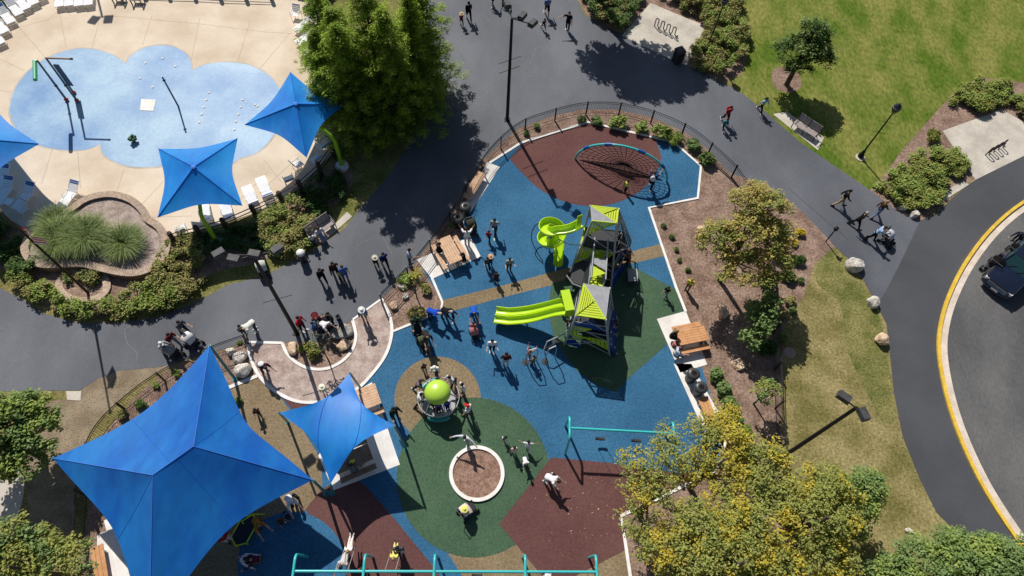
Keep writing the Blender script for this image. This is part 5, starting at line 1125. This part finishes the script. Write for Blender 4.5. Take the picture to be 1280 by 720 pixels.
# spinner
c=at(549,503); t=thing('spinner','merry go round with a lime dome roof and teal seats','merry go round',c)
MB().lathe([(.95,.06),(.98,.1),(.95,.14),(0,.15)],32).build('platform',mat('spinner_deck',(.36,.36,.36),(.42,.42,.42),scale=8,rough=.7),t,True)
dm=MB().lathe([(.70,1.62),(.69,1.68),(.62,1.86),(.48,2.0),(.28,2.09),(.06,2.12)],32); dm.build('dome',mat('dome_lime',(.42,.64,.06),rough=.35,spec=.5),t,True)
TQ=mat('teal_plastic',(.01,.23,.2),rough=.35,spec=.5)
for a in (2.15,4.85):
    m=MB(); m.tube([(1.12*math.cos(a+q),1.12*math.sin(a+q),.5) for q in [(-.5+k*.1) for k in range(11)]],.15,8,flat=.7); m.build('seat',TQ,t,True)
m=MB()
for k in range(6):
    a=k*1.047; m.tube([(1.0*math.cos(a),1.0*math.sin(a),.15),(1.12*math.cos(a),1.12*math.sin(a),.9),(.6*math.cos(a),.6*math.sin(a),1.66)],.03,6)
m.tube([(1.12*math.cos(a),1.12*math.sin(a),.92) for a in [k*6.283/30 for k in range(30)]],.03,6,True); m.tube([(0,0,.1),(0,0,1.9)],.07,8); m.build('frame',FRM,t,True)
# swings
def swing(label,x0,y0,x1,y1,h,supports,ya,yb,seats,seatlabels):
    t=thing('swing_set',label,'swing set',(0,0,0)); L=at(x0,y0,h);Rr=at(x1,y1,h); d=(Rr-L).normalized(); nrm=Vector((-d.y,d.x,0))
    MB().tube([L,Rr],.065,10).build('beam',CYAN,t,True)
    for s in supports:
        p=L+(Rr-L)*s; z=Vector((0,0,1)); a=p+nrm*ya; b=p+nrm*yb
        MB().tube(spl([Vector((a.x,a.y,0))+nrm*.15*(1 if ya>0 else -1),a-z*.5,a*.82+p*.18+z*.03-z*.0,p+z*.06,b*.82+p*.18+z*.03,b-z*.5,Vector((b.x,b.y,0))+nrm*.15*(1 if yb>0 else -1)],n=5),.065,10).build('leg_arch',CYAN,t,True)
    return L,Rr,d,nrm
CHN=paint('chain_steel',(170,172,175),rough=.35)
def swingseat(label,P,L,angle,nrm,d,m):
    """a seat hung from the beam point P, swung by angle"""
    t=thing('swing',label,'swing seat',P); q=nrm*math.sin(angle)*L+Vector((0,0,-L*math.cos(angle)))
    for s in (-.24,.24): MB().tube([d*s,d*s+q],.013,5).build('chain',CHN,t)
    MB().tube([d*-.25+q,q-Vector((0,0,.05)),d*.25+q],.09,8,flat=.35).build('seat',m,t,True); return P+q
SW1=swing('upper turquoise swing frame between the blue and red surfaces, partly under the tree',712,535,846,542,2.15,(0,.97),.62,-.62,[],[])
SW2=swing('lower turquoise swing frame along the bottom edge of the photo',366,714,747,715,2.35,(0.003,.23,.46,.76,.997),.75,-.75,[],[])
BLKP=mat('black_rubber',(.018,.018,.02),rough=.6)
for f_,l in ((.33,'empty swing seat hanging from the upper turquoise frame, nearer the clear end'),(.68,'empty swing seat hanging from the upper turquoise frame, nearer the trees')): swingseat(l,SW1[0].lerp(SW1[1],f_),1.6,0,SW1[3],SW1[2],BLKP)
SWP=[]
for f_,an,l,m in ((.16,.75,'swing seat carrying the white dressed child, pushed high toward the red surface',BLKP),(.315,.55,'swing seat carrying the yellow dressed person',BLKP),(.845,.1,'swing seat in front of the white shirted person at the bottom edge',BLKP),(.60,0,'empty swing seat on the lower frame above the dark bin shaped figure',BLKP)): SWP.append(swingseat(l,SW2[0].lerp(SW2[1],f_),1.75,an,SW2[3],SW2[2],m))
# play tower
t=thing('play_tower','big grey framed play tower with two lime and grey roofs, climbing panels and a bridge','play structure',(0,0,0))
HU,HL=5.2,3.75
RU=[at(x,y,HU) for x,y in((738,257),(773,261),(771,279),(740,276))]; BU=[at(x,y,0) for x,y in((722,318),(787,326),(763,366),(709,350))]
RL=[at(x,y,HL) for x,y in((730,355),(762,360),(757,399),(721,394))]; BL=[at(x,y,0) for x,y in((712,387),(768,398),(762,444),(705,431))]
def lv(R_,B_,h,z): return [b.lerp(r,z/h) for r,b in zip(R_,B_)]
def slats(quad_tri,n,w,m,name,par,thick=.03,fill=.76):
    """slatted triangle: slats parallel to edge a-b, running to apex c"""
    a,b,c_=quad_tri; nn=(b-a).cross(c_-a).normalized()*thick; mb=MB()
    for k in range(n):
        u0=k/n; u1=(k+fill)/n; q=[a.lerp(c_,u0),b.lerp(c_,u0),b.lerp(c_,u1),a.lerp(c_,u1)]
        mb.add([p for p in q]+[p-nn for p in q],[(0,1,2,3),(7,6,5,4),(0,1,5,4),(1,2,6,5),(2,3,7,6),(3,0,4,7)])
    for p,q in ((a,b),(b,c_),(c_,a)): mb.tube([p,q],.045,6)
    return mb.build(name,m,par)
def plate(pts,m,name,par,thick=.03):
    nn=(pts[1]-pts[0]).cross(pts[2]-pts[0]).normalized()*thick; n=len(pts)
    mb=MB(); mb.add(list(pts)+[p-nn for p in pts],[tuple(range(n)),tuple(range(2*n-1,n-1,-1))]+[(i,(i+1)%n,(i+1)%n+n,i+n) for i in range(n)]); return mb.build(name,m,par)
for R_,B_,h in ((RU,BU,HU),(RL,BL,HL)):
    for r,b in zip(R_,B_): MB().tube([b,r],.06,8).build('post',FRM,t,True)
    for z in (1.0,2.1,3.0,h):
        q=lv(R_,B_,h,min(z,h)); MB().tube(q,.04,6,True).build('rail',FRM,t)
mu=(RU[0]+RU[2])/2
plate([RU[0],mu,RU[3]],GREYP,'roof_panel',t); plate([RU[3],mu,RU[2]],GREYP,'roof_panel',t)
slats([RU[0],RU[1],mu],6,.1,LIMED,'roof_panel',t); slats([RU[1],RU[2],mu],6,.1,LIMED,'roof_panel',t)
ml=(RL[0]+RL[2])/2; plate([RL[0],RL[1],RL[2]],GREYP,'roof_panel',t)
slats([RL[3],RL[0],ml],7,.1,LIMED,'roof_panel',t); slats([RL[2],RL[3],ml],7,.1,LIMED,'roof_panel',t)
for R_,B_,h,zs in ((RU,BU,HU,(1.5,3.1)),(RL,BL,HL,(1.6,2.4))):
    for z in zs:
        q=lv(R_,B_,h,z); mb=MB(); mb.add([p.lerp((q[0]+q[2])/2,.12) for p in q]+[p.lerp((q[0]+q[2])/2,.12)-Vector((0,0,.06)) for p in q],[(0,1,2,3),(7,6,5,4)]+[(i,(i+1)%4,(i+1)%4+4,i+4) for i in range(4)]); mb.build('deck',DKP,t)
q0=lv(RU,BU,HU,HU);q1=lv(RU,BU,HU,4.1);q2=lv(RU,BU,HU,3.1);q3=lv(RU,BU,HU,1.6);q4=lv(RU,BU,HU,.1)
slats([q0[3],q1[3],q0[2]],9,.1,LIMED,'side_panel',t); slats([q2[3],q3[3],q2[2].lerp(q2[3],.4)],8,.1,LIMED,'side_panel',t); slats([q2[2],q2[3],q3[2].lerp(q3[3],.5)],7,.1,LIMED,'side_panel',t)
plate([q1[3],q2[3],q2[2]],DKP,'side_panel',t); plate([q0[1],q1[1],q1[2]],GREYP,'side_panel',t); plate([q3[3],q4[3],q3[0]],DKP,'side_panel',t); plate([q3[2],q4[2],q4[1]],NAVY,'side_panel',t); plate([q2[1],q3[1],q3[2]],DKP,'side_panel',t)
slats([q2[0],q3[0],q2[3]],7,.1,LIMED,'side_panel',t)
p0=lv(RL,BL,HL,HL);p1=lv(RL,BL,HL,2.5);p2=lv(RL,BL,HL,1.5);p3=lv(RL,BL,HL,.1)
plate([p1[3],p1[2],p0[2].lerp(p0[3],.5)-Vector((0,0,.35))],NAVY,'side_panel',t); slats([p1[3],p2[3],p1[2].lerp(p1[3],.45)],6,.1,LIMED,'side_panel',t); slats([p2[3],p3[3].lerp(p2[3],.45),p2[2].lerp(p2[3],.5)],6,.1,LIMED,'side_panel',t)
plate([p2[3],p3[3],p3[2].lerp(p3[3],.6)],NAVY,'side_panel',t); slats([p2[2],p3[2].lerp(p2[2],.35),p2[3].lerp(p2[2],.35)],6,.1,LIMED,'side_panel',t); plate([p1[2],p2[2],p1[1]],GREYP,'side_panel',t); plate([p1[0],p2[0],p2[3]],DKP,'side_panel',t)
plate([p2[2],p3[2]+Vector((.35,-.1,0)),p3[1]+Vector((.2,0,0)),p2[1]],NAVY,'climbing_wall',t,.06)
for k in range(14):
    u=random.random(); v=random.random(); P_=(p2[2].lerp(p3[2]+Vector((.35,-.1,0)),v)).lerp(p2[1].lerp(p3[1]+Vector((.2,0,0)),v),u); MB().ball(P_+Vector((.06,-.04,.04)),.06,6,4).build('climbing_hold',paint('hold_pale',(190,185,150)),t,True)
for a,b in ((q0[3],q1[2]),(q1[3],q2[2]),(q2[3],q3[2]),(q0[2],q1[1]),(q1[2],q2[1]),(q2[2],q3[1]),(q3[3],q4[2]),(p0[3],p1[2]),(p1[3],p2[2]),(p2[3],p3[2]),(p0[2],p1[1]),(p1[2],p2[1]),(p2[2],p3[3])): MB().tube([a,b],.03,6).build('brace',FRM,t)
# side net bay on the upper tower
e=[at(789,301,2.8),at(787,309,2.3),at(792,320,.3)]
mb=MB(); mb.tube([q0[1],e[0],e[1],q2[2]],.045,6); mb.tube([e[1],e[2]],.045,6); mb.tube([q1[2],e[1]],.04,6); mb.tube([q1[1],e[0]],.04,6); mb.build('bay_frame',FRM,t)
nb=MB()
for k in range(1,7):
    u=k/7; nb.tube([q1[2].lerp(q1[1],u),e[1].lerp(e[0],u)],.014,4); nb.tube([q1[2].lerp(e[1],u),q1[1].lerp(e[0],u)],.014,4)
for k in range(7): u=k/6; nb.tube([q2[2].lerp(q2[1],u),e[1].lerp(e[0],u)],.014,4); nb.tube([q2[2].lerp(e[1],u),q2[1].lerp(e[0],u)],.014,4)
nb.build('climbing_net',ROPE,t)
# bridge
b0=[at(741,307,2.75),at(757,309,2.75)]; b1=[at(736,357,2.65),at(754,359,2.65)]
mb=MB()
for k in range(16):
    u=k/16; v=(k+.7)/16; q=[b0[0].lerp(b1[0],u),b0[1].lerp(b1[1],u),b0[1].lerp(b1[1],v),b0[0].lerp(b1[0],v)]; mb.add(q+[p-Vector((0,0,.04)) for p in q],[(0,1,2,3),(7,6,5,4),(0,1,5,4),(2,3,7,6),(1,2,6,5),(3,0,4,7)])
mb.build('bridge_deck',LIMED,t)
u_=Vector((0,0,.9)); mb=MB()
for s in (0,1):
    mb.tube([b0[s]+u_,b1[s]+u_],.04,6); mb.tube([b0[s],b1[s]],.045,6)
    for k in range(5):
        u=k/4; mb.tube([b0[s].lerp(b1[s],u),b0[s].lerp(b1[s],u)+u_],.03,6)
    mb.tube([b0[s],b0[s].lerp(b1[s],.5)+u_,b1[s]],.03,6)
mb.build('bridge_rail',FRM,t)
plate([b0[0].lerp(b1[0],.5)+u_*.9,b0[1].lerp(b1[1],.5)+u_*.9,b0[1].lerp(b1[1],.78)+u_*.9,b0[0].lerp(b1[0],.62)+u_*.9],GREYP,'bridge_panel',t); plate([b0[0].lerp(b1[0],.68)+u_*.9,b0[1].lerp(b1[1],.84)+u_*.9,b0[0].lerp(b1[0],.98)+u_*.9],LIMED,'bridge_panel',t)
plate([b0[1].lerp(b1[1],.0),b0[1].lerp(b1[1],.45),b0[1]+u_],NAVY,'bridge_panel',t); plate([b0[1].lerp(b1[1],.55),b1[1],b1[1]+u_],NAVY,'bridge_panel',t)
# low platforms and handrails round the towers
plate([at(784,336,.5),at(797,337,.5),at(797,352,.5),at(785,352,.5)],GREYP,'step_platform',t,.1); MB().box(at(791,344,.22),(.5,.5,.44)).build('step_base',DKP,t)
MB().tube([at(792,352,.5),at(800,358,.9),at(802,366,.5),at(797,362,.05)],.025,6).tube([at(797,338,.5),at(797,330,1.4),at(786,325,1.5)],.025,6).build('hand_rail',BLK,t)
plate([at(722,318,1.7),at(739,311,2.1),at(736,360,1.7),at(712,352,1.3)],DKP,'dark_gap_panel',t,.06)  # dark plate standing in for the shaded gap and blackish tunnel under the bridge
plate([b0[0]-Vector((0,0,.1)),b1[0]-Vector((0,0,.1)),at(716,362,.3),at(724,322,.4)],DKP,'dark_gap_panel',t,.05)  # second dark plate, added to deepen the gap and the cast shadow
plate([q2[0],q2[1],q3[1],q3[0]],DKP,'shadow_fill_panel',t); plate([p0[0],p0[1],p2[1],p2[0]],DKP,'shadow_fill_panel',t); plate([q0[0],q0[1],q1[1],q1[0]],GREYP,'shadow_fill_panel',t); plate([p2[0],p2[1],p3[1]],NAVY,'shadow_fill_panel',t); plate([q3[0],q3[1],q4[1]],NAVY,'shadow_fill_panel',t)  # plates added behind the towers to make their cast shadow more solid
MB().tube([at(708,344,2.0),at(716,355,1.8),at(727,359,1.6)],.05,6).build('tunnel_rail',FRM,t)
plate([at(706,350,.9),at(712,340,1.0),at(722,348,.9),at(719,358,.8)],DKP,'climber_plate',t,.05)
MB().tube([at(706,417,1.2),at(684,427,1.3),at(680,437,.9),at(681,441,.05)],.035,7).tube([at(706,420,.05),at(706,417,1.2)],.035,7).build('hand_rail',FRM,t,True)
MB().tube(spl([at(729,306,2.2),at(705,303,1.9),at(678,280,1.3),at(667,285,1.0),at(665,302,.7),at(679,328,.1)],n=4),.03,6).build('hand_rail',BLK,t,True)
# slides
def trough(name,pts,w,d,m,par,lip=.05,roll=None):
    """open half pipe swept along pts"""
    V=[];N=9
    for i,p in enumerate(pts):
        a=pts[max(0,i-1)]; b=pts[min(len(pts)-1,i+1)]; tt=(b-a).normalized(); s=tt.cross(Vector((0,0,1))).normalized(); u=s.cross(tt).normalized()
        if roll: ang=roll*min(1,i/6,(len(pts)-1-i)/6); s,u=s*math.cos(ang)+u*math.sin(ang),u*math.cos(ang)-s*math.sin(ang)
        prof=[(-w/2-lip,d),(-w/2,d+.03),(-w/2+.02,d*.55),(-w*.3,.1*d),(0,0),(w*.3,.1*d),(w/2-.02,d*.55),(w/2,d+.03),(w/2+lip,d)]
        under=[(w/2+lip-.01,d-.05),(w/2+.02,d*.4),(w*.32,-.05),(0,-.07),(-w*.32,-.05),(-w/2-.02,d*.4),(-w/2-lip+.01,d-.05)]
        V+= [p+s*x+u*y for x,y in prof+under]
    K=16; mb=MB(); mb.add(V,[(i*K+k,i*K+(k+1)%K,(i+1)*K+(k+1)%K,(i+1)*K+k) for i in range(len(pts)-1) for k in range(K)]+[tuple(range(K)),tuple((len(pts)-1)*K+K-1-k for k in range(K))])
    return mb.build(name,m,par,True)
wave=[(712,383,2.45),(702,385,2.3),(690,388,1.85),(678,391,1.4),(664,394,1.02),(650,396,.78),(636,397,.55),(627,396,.42),(619,395,.36)]
wv=spl([at(*p) for p in wave],n=5)
def side(pts,d): return [p+Vector((-(pts[min(i+1,len(pts)-1)]-pts[max(0,i-1)]).y,(pts[min(i+1,len(pts)-1)]-pts[max(0,i-1)]).x,0)).normalized()*d for i,p in enumerate(pts)]
sl_=thing('double_slide','lime double lane slide running down from the lower roofed tower','slide',(0,0,0))
trough('lane',side(wv,.27),.46,.2,LIME,sl_); trough('lane',side(wv,-.27),.46,.2,LIME,sl_)
h0=at(708,381,2.6); hd=heading(708,384,-20,3)
hb=MB().box((h0.x,h0.y,3.15),(.5,1.25,.06),rotz(hd)); 
for s in (-.62,.62): hb.box((h0.x-math.sin(hd)*s,h0.y+math.cos(hd)*s,2.8),(.5,.05,.72),rotz(hd))
hb.build('hood',LIME,sl_); MB().tube([(wv[22].x,wv[22].y,0),(wv[22].x,wv[22].y,wv[22].z-.1)],.05,8).tube([(wv[38].x,wv[38].y,0),(wv[38].x,wv[38].y,wv[38].z-.06)],.05,8).build('support',FRM,sl_,True)
ss=thing('spiral_slide','lime spiral slide curling down from the upper roofed tower','slide',(0,0,0))
cc=at(691,286,2.55); rr=.55; stt=at(727,281,3.25); path_=[stt,at(716,287,3.15),at(706,290,3.02)]
a0=-1.15
for k in range(37):
    a=a0-k*((4*math.pi-1.15)/36); path_.append(Vector((cc.x+rr*math.cos(a),cc.y+rr*math.sin(a),2.92-k*.064)))
la=path_[-1]; lt=(path_[-1]-path_[-2]).normalized()
path_=path_[:-1]+[la]
for k in range(1,7): path_.append(la+Vector((0,-.2*k,max(-.06*k,.3-la.z))))
trough('chute',spl(path_,n=3),.5,.3,LIME,ss,roll=.0)
MB().box((stt.x-.05,stt.y,3.35),(.35,.8,.9),rotz(heading(727,281,-20,7))).build('hood',LIME,ss) if False else plate([at(722,270,3.9),at(728,268,3.9),at(726,285,3.3),at(719,287,3.3)],LIME,'hood',ss,.05)
MB().tube([(cc.x,cc.y,0),(cc.x,cc.y,2.6)],.06,8).build('support',FRM,ss,True)
# small play pieces
for (x,y,rz,l) in ((657,453,.3,'thin standing spinner loop nearest the tower shadow tip, child climbing it'),(681,452,.5,'thin bent climbing rail standing on the blue surface beside the tower')):
    o=thing('spinner_pole',l,'play rail',at(x,y),rz); MB().tube([(0,0,0),(0,0,1.2),(.12,0,1.7),(.5,0,1.75),(.62,0,1.2),(.62,0,0)],.03,7).build('rail',FRM,o,True); MB().lathe([(.2,0),(.2,.04)],12).build('base',DKP,o)
o=thing('balance_ring','lime six sided ring frame in the shade of the largest sail','play ring',at(308,664),heading(308,664,10,-18)); hx=[Vector((.78*x,.42*y,.35)) for x,y in((-1,0),(-.65,1),(.65,1),(1,0),(.65,-1),(-.65,-1))]
MB().tube(hx,.035,7,True).build('ring',paint('lime_paint',(205,225,30)),o,True); m=MB()
for p in hx: m.tube([p,Vector((p.x,p.y,0))],.03,6)
m.build('leg',paint('lime_paint',(205,225,30)),o,True); MB().sheet([(p.x*.93,p.y*.93) for p in hx],.33).build('mat',mat('dark_mesh',(.02,.03,.04),rough=.9),o)
o=thing('balance_arch','thin lime bent rail beside the six sided ring in the shade of the largest sail','play rail',at(318,650),.6); MB().tube([(-.5,0,0),(-.4,0,.8),(.2,0,.95),(.55,0,0)],.03,7).build('rail',paint('lime_paint',(205,225,30)),o,True)
# ---------------------------------------------------------------- car
CARP=mat('car_navy',(.006,.010,.028),rough=.22,spec=.6,coat=.7); GLS=mat('car_glass',(.015,.05,.055),rough=.05,spec=.8); CHR=mat('chrome',(.55,.56,.58),rough=.18,metal=.9); TYR=mat('tyre',(.015,.015,.016),rough=.9); RIM=mat('wheel_rim',(.3,.3,.31),rough=.3,metal=.7)
f0=at(1237,366); hc=heading(1243,364,-15,16)
t=thing('parked_car','dark navy pickup like car cut by the right edge, bonnet toward the yellow kerb','car',f0+Vector((-math.cos(hc)*2.35,-math.sin(hc)*2.35,0)),hc)
t['label']='dark navy car cut by the right edge, bonnet toward the yellow kerb'
# body: sections along x (front = +2.35)
sec=[(2.36,.80,.35,.78),(2.30,.90,.30,.92),(2.0,.97,.28,1.02),(1.2,.99,.27,1.10),(.95,.99,.27,1.13),(.2,.99,.27,1.13),(-1.2,.99,.27,1.13),(-2.2,.95,.3,1.08),(-2.4,.86,.4,.95)]
V=[];K=12
for x,wd,z0,z1 in sec: V+= [(x,y*wd,z) for y,z in((-.9,z0),(-1,z0+.12),(-1,(z0+z1)/2),(-.98,z1-.12),(-.9,z1-.02),(-.4,z1+.02),(.4,z1+.02),(.9,z1-.02),(.98,z1-.12),(1,(z0+z1)/2),(1,z0+.12),(.9,z0))]
mb=MB(); mb.add(V,[(i*K+k,i*K+(k+1)%K,(i+1)*K+(k+1)%K,(i+1)*K+k) for i in range(len(sec)-1) for k in range(K)]+[tuple(range(K)),tuple((len(sec)-1)*K+K-1-k for k in range(K))]); mb.build('body',CARP,t,True)
mb=MB(); cab=[(.95,.86,1.13),(.35,.72,1.72),(-1.3,.72,1.74),(-1.9,.84,1.13)]
V=[]
for x,wd,z in cab: V+= [(x,-wd,z),(x,wd,z)]
mb.add([V[2],V[3],V[5],V[4]]+[(v[0],v[1],v[2]-.05) for v in (V[2],V[3],V[5],V[4])],[(0,1,2,3),(7,6,5,4),(0,1,5,4),(1,2,6,5),(2,3,7,6),(3,0,4,7)])
for a,b in ((0,2),(1,3),(4,6),(5,7)): mb.tube([V[a],V[b]],.045,6)
mb.build('roof',CARP,t)
MB().add([(.93,-.8,1.14),(.93,.8,1.14),(.36,.68,1.71),(.36,-.68,1.71)],[(0,1,2,3)]).build('windscreen',GLS,t)
for s in (-1,1):
    MB().add([(.9,s*.85,1.14),(-1.8,s*.84,1.14),(-1.3,s*.715,1.7),(.33,s*.715,1.68)],[(0,1,2,3)]).build('side_window',GLS,t)
    MB().box((.55,s*1.1,1.16),(.16,.24,.16)).build('mirror',CARP,t)
    MB().box((2.26,s*.72,.80),(.16,.34,.16),rotz(-s*.25)).build('headlight',mat('headlight',(.6,.62,.64),rough=.1,spec=.8),t)
    for x in (1.45,-1.5):
        q=MB().tube([(x,s*.78,.36),(x,s*1.0,.36)],.36,18).build('wheel',TYR,t,True); MB().tube([(x,s*.99,.36),(x,s*1.012,.36)],.22,14).build('rim',RIM,q)
    MB().tube([(2.0,s*.45,1.055),(.95,s*.62,1.165)],.02,5).build('bonnet_crease',CARP,t,True)
gm=MB()
for k in range(4): gm.tube([(2.375-.0*k,-.62,.55+.09*k),(2.40,0,.55+.09*k),(2.375,.62,.55+.09*k)],.022,6)
gm.build('grille',CHR,t,True); MB().tube([(2.2,-.92,.42),(2.39,-.6,.42),(2.44,0,.42),(2.39,.6,.42),(2.2,.92,.42)],.09,8).build('bumper',CARP,t,True)
MB().box((2.5,0,.5),(.02,.42,.14)).build('number_plate',paint('plate_grey',(190,190,185)),t)
MB().tube([(.96,-.55,1.16),(.72,-.1,1.39)],.015,5).tube([(.96,.1,1.16),(.72,.5,1.39)],.015,5).build('wiper',BLK,t)
# ---------------------------------------------------------------- strollers
def stroller_proto():
    t=thing('stroller','x','stroller'); f=MB()
    for s in (-.26,.26): f.tube([(s,.42,.12),(s,.05,.5),(s,-.45,1.02)],.018,6); f.tube([(s,-.32,.14),(s,.05,.5)],.018,6)
    f.tube([(-.26,-.45,1.02),(.26,-.45,1.02)],.022,6); f.tube([(-.26,.42,.12),(.26,.42,.12)],.016,6); f.build('frame',mat('stroller_frame',(.08,.08,.085),rough=.4),t,True)
    MB().box((0,.08,.45),(.46,.5,.08)).box((0,-.2,.68),(.46,.08,.5),Matrix.Rotation(.45,3,'X')).box((0,.36,.28),(.4,.2,.05)).build('seat',mat('stroller_seat',(.03,.032,.036),rough=.9),t)
    m=MB(); V=[];N=8
    for i in range(N+1):
        a=-.5+2.3*i/N
        for j in range(7): b=-1+2*j/6; V.append((b*.29,-.16+.36*math.sin(a)*(1-.12*b*b),.62+.44*math.cos(a)*(1-.25*b*b)))
    m.add(V,[(i*7+j,i*7+j+1,(i+1)*7+j+1,(i+1)*7+j) for i in range(N) for j in range(6)])
    c=m.build('canopy',mat('canopy_grey',(.35,.36,.38),rough=.9),t,True)
    MB().box((0,-.1,.2),(.4,.4,.2)).build('basket',mat('stroller_seat',(.03,.032,.036),rough=.9),t)
    for x,y in ((-.28,.42),(.28,.42),(-.3,-.34),(.3,-.34)): w_=MB().tube([(x-.025,y,.13),(x+.025,y,.13)],.13,14).build('wheel',TYR,t,True)
    return t
SP=[stroller_proto(),False]
def stroller(x,y,dx,dy,label,can,s=1.0):
    o=put(SP[0],SP[1],at(x,y),heading(x,y,dx,dy)-math.pi/2,label,s); SP[1]=True
    for ch in o.children:
        if ch.name.startswith('canopy'): ch.material_slots[0].link='OBJECT'; ch.material_slots[0].material=cloth(can)
for a in [(331,342,2,8,'stroller with a white canopy standing on the shaded edge of the path',(205,205,195)),(243,430,9,4,'stroller with a pale canopy by the fence, pushed by the person in grey',(225,225,225)),(219,443,9,5,'stroller with a grey canopy and yellow bag by the fence',(150,155,160)),(411,410,6,3,'dark stroller in the crowd beside the wide grey stone slab',(40,42,48)),(523,420,3,8,'dark stroller at the corner of the mulch bed on the blue surface',(45,50,52),.85),(530,432,3,8,'camouflage coloured stroller just below another stroller on the blue surface',(90,95,70),.85),(1106,303,8,6,'stroller with a grey canopy pushed toward the road',(185,190,200)),(584,640,6,-5,'stroller with a white canopy below the ring planter',(225,205,195)),(590,290,3,9,'stroller with an olive canopy beside the person with raised arms at the picnic table',(60,62,50)),(1236,336,5,-5,'black stroller next to the navy car, nearer the yellow kerb',(18,18,20),1.3),(1258,322,5,-5,'black stroller next to the navy car door, farther from the kerb',(14,14,16),1.4),(593,420,2,8,'stroller with a red and white cover in front of the double slide',(190,120,120),.8)]: stroller(*a)
# riders on the lower swing
person(SWP[0]+Vector((0,0,.10)),math.atan2(SW2[3].y,SW2[3].x),'swing',None,(232,226,222),(225,215,205),'child in white lying back on the swing over the red surface',child=True,hair='blond')
person(SWP[1]+Vector((0,0,.12)),math.atan2(SW2[3].y,SW2[3].x),'swing',None,(235,225,120),(228,215,130),'person in yellow lying back on the swing with a blue seat',hair='blond',child=True)
def litter(name,label,poly,n,m,size):
    W=[at(*p) for p in poly]; x0=min(p.x for p in W);x1=max(p.x for p in W);y0=min(p.y for p in W);y1=max(p.y for p in W); P=[]
    while len(P)<n:
        q=(random.uniform(x0,x1),random.uniform(y0,y1))
        if inside(q,W): P.append((q[0],q[1],.038))
    P=np.array(P); o=leaf_object(name,P,RNG.normal(size=P.shape)*.3+np.array([0,0,1]),size,m); return tag(o,label,'fallen leaves',None,'stuff')
LIT=leafmat('dry_leaf',[(.30,.22,.11),(.42,.33,.19),(.24,.15,.06),(.5,.42,.28)],trans=.1)
litter('fallen_leaves','dry leaves scattered on the dry grass beside the straight asphalt walk',[(1020,350),(1060,340),(1105,420),(1125,540),(1165,640),(1120,655),(985,600),(978,430)],1500,LIT,.03)
litter('fallen_leaves','dry leaves and chips scattered on the mulch round the autumn tree',[(830,262),(880,215),(955,240),(1020,290),(965,400),(965,560),(920,600),(870,450)],1400,LIT,.032)
litter('fallen_leaves','dry leaves scattered on the bank between the asphalt and the fence',[(125,475),(195,458),(210,462),(130,530),(100,600),(60,650),(60,560)],500,LIT,.028)
litter('fallen_leaves','few yellow leaves blown onto the lower red surface near the trees',[(660,600),(760,585),(775,640),(740,700),(690,715)],45,LIT,.05)
bpy.context.view_layer.update()
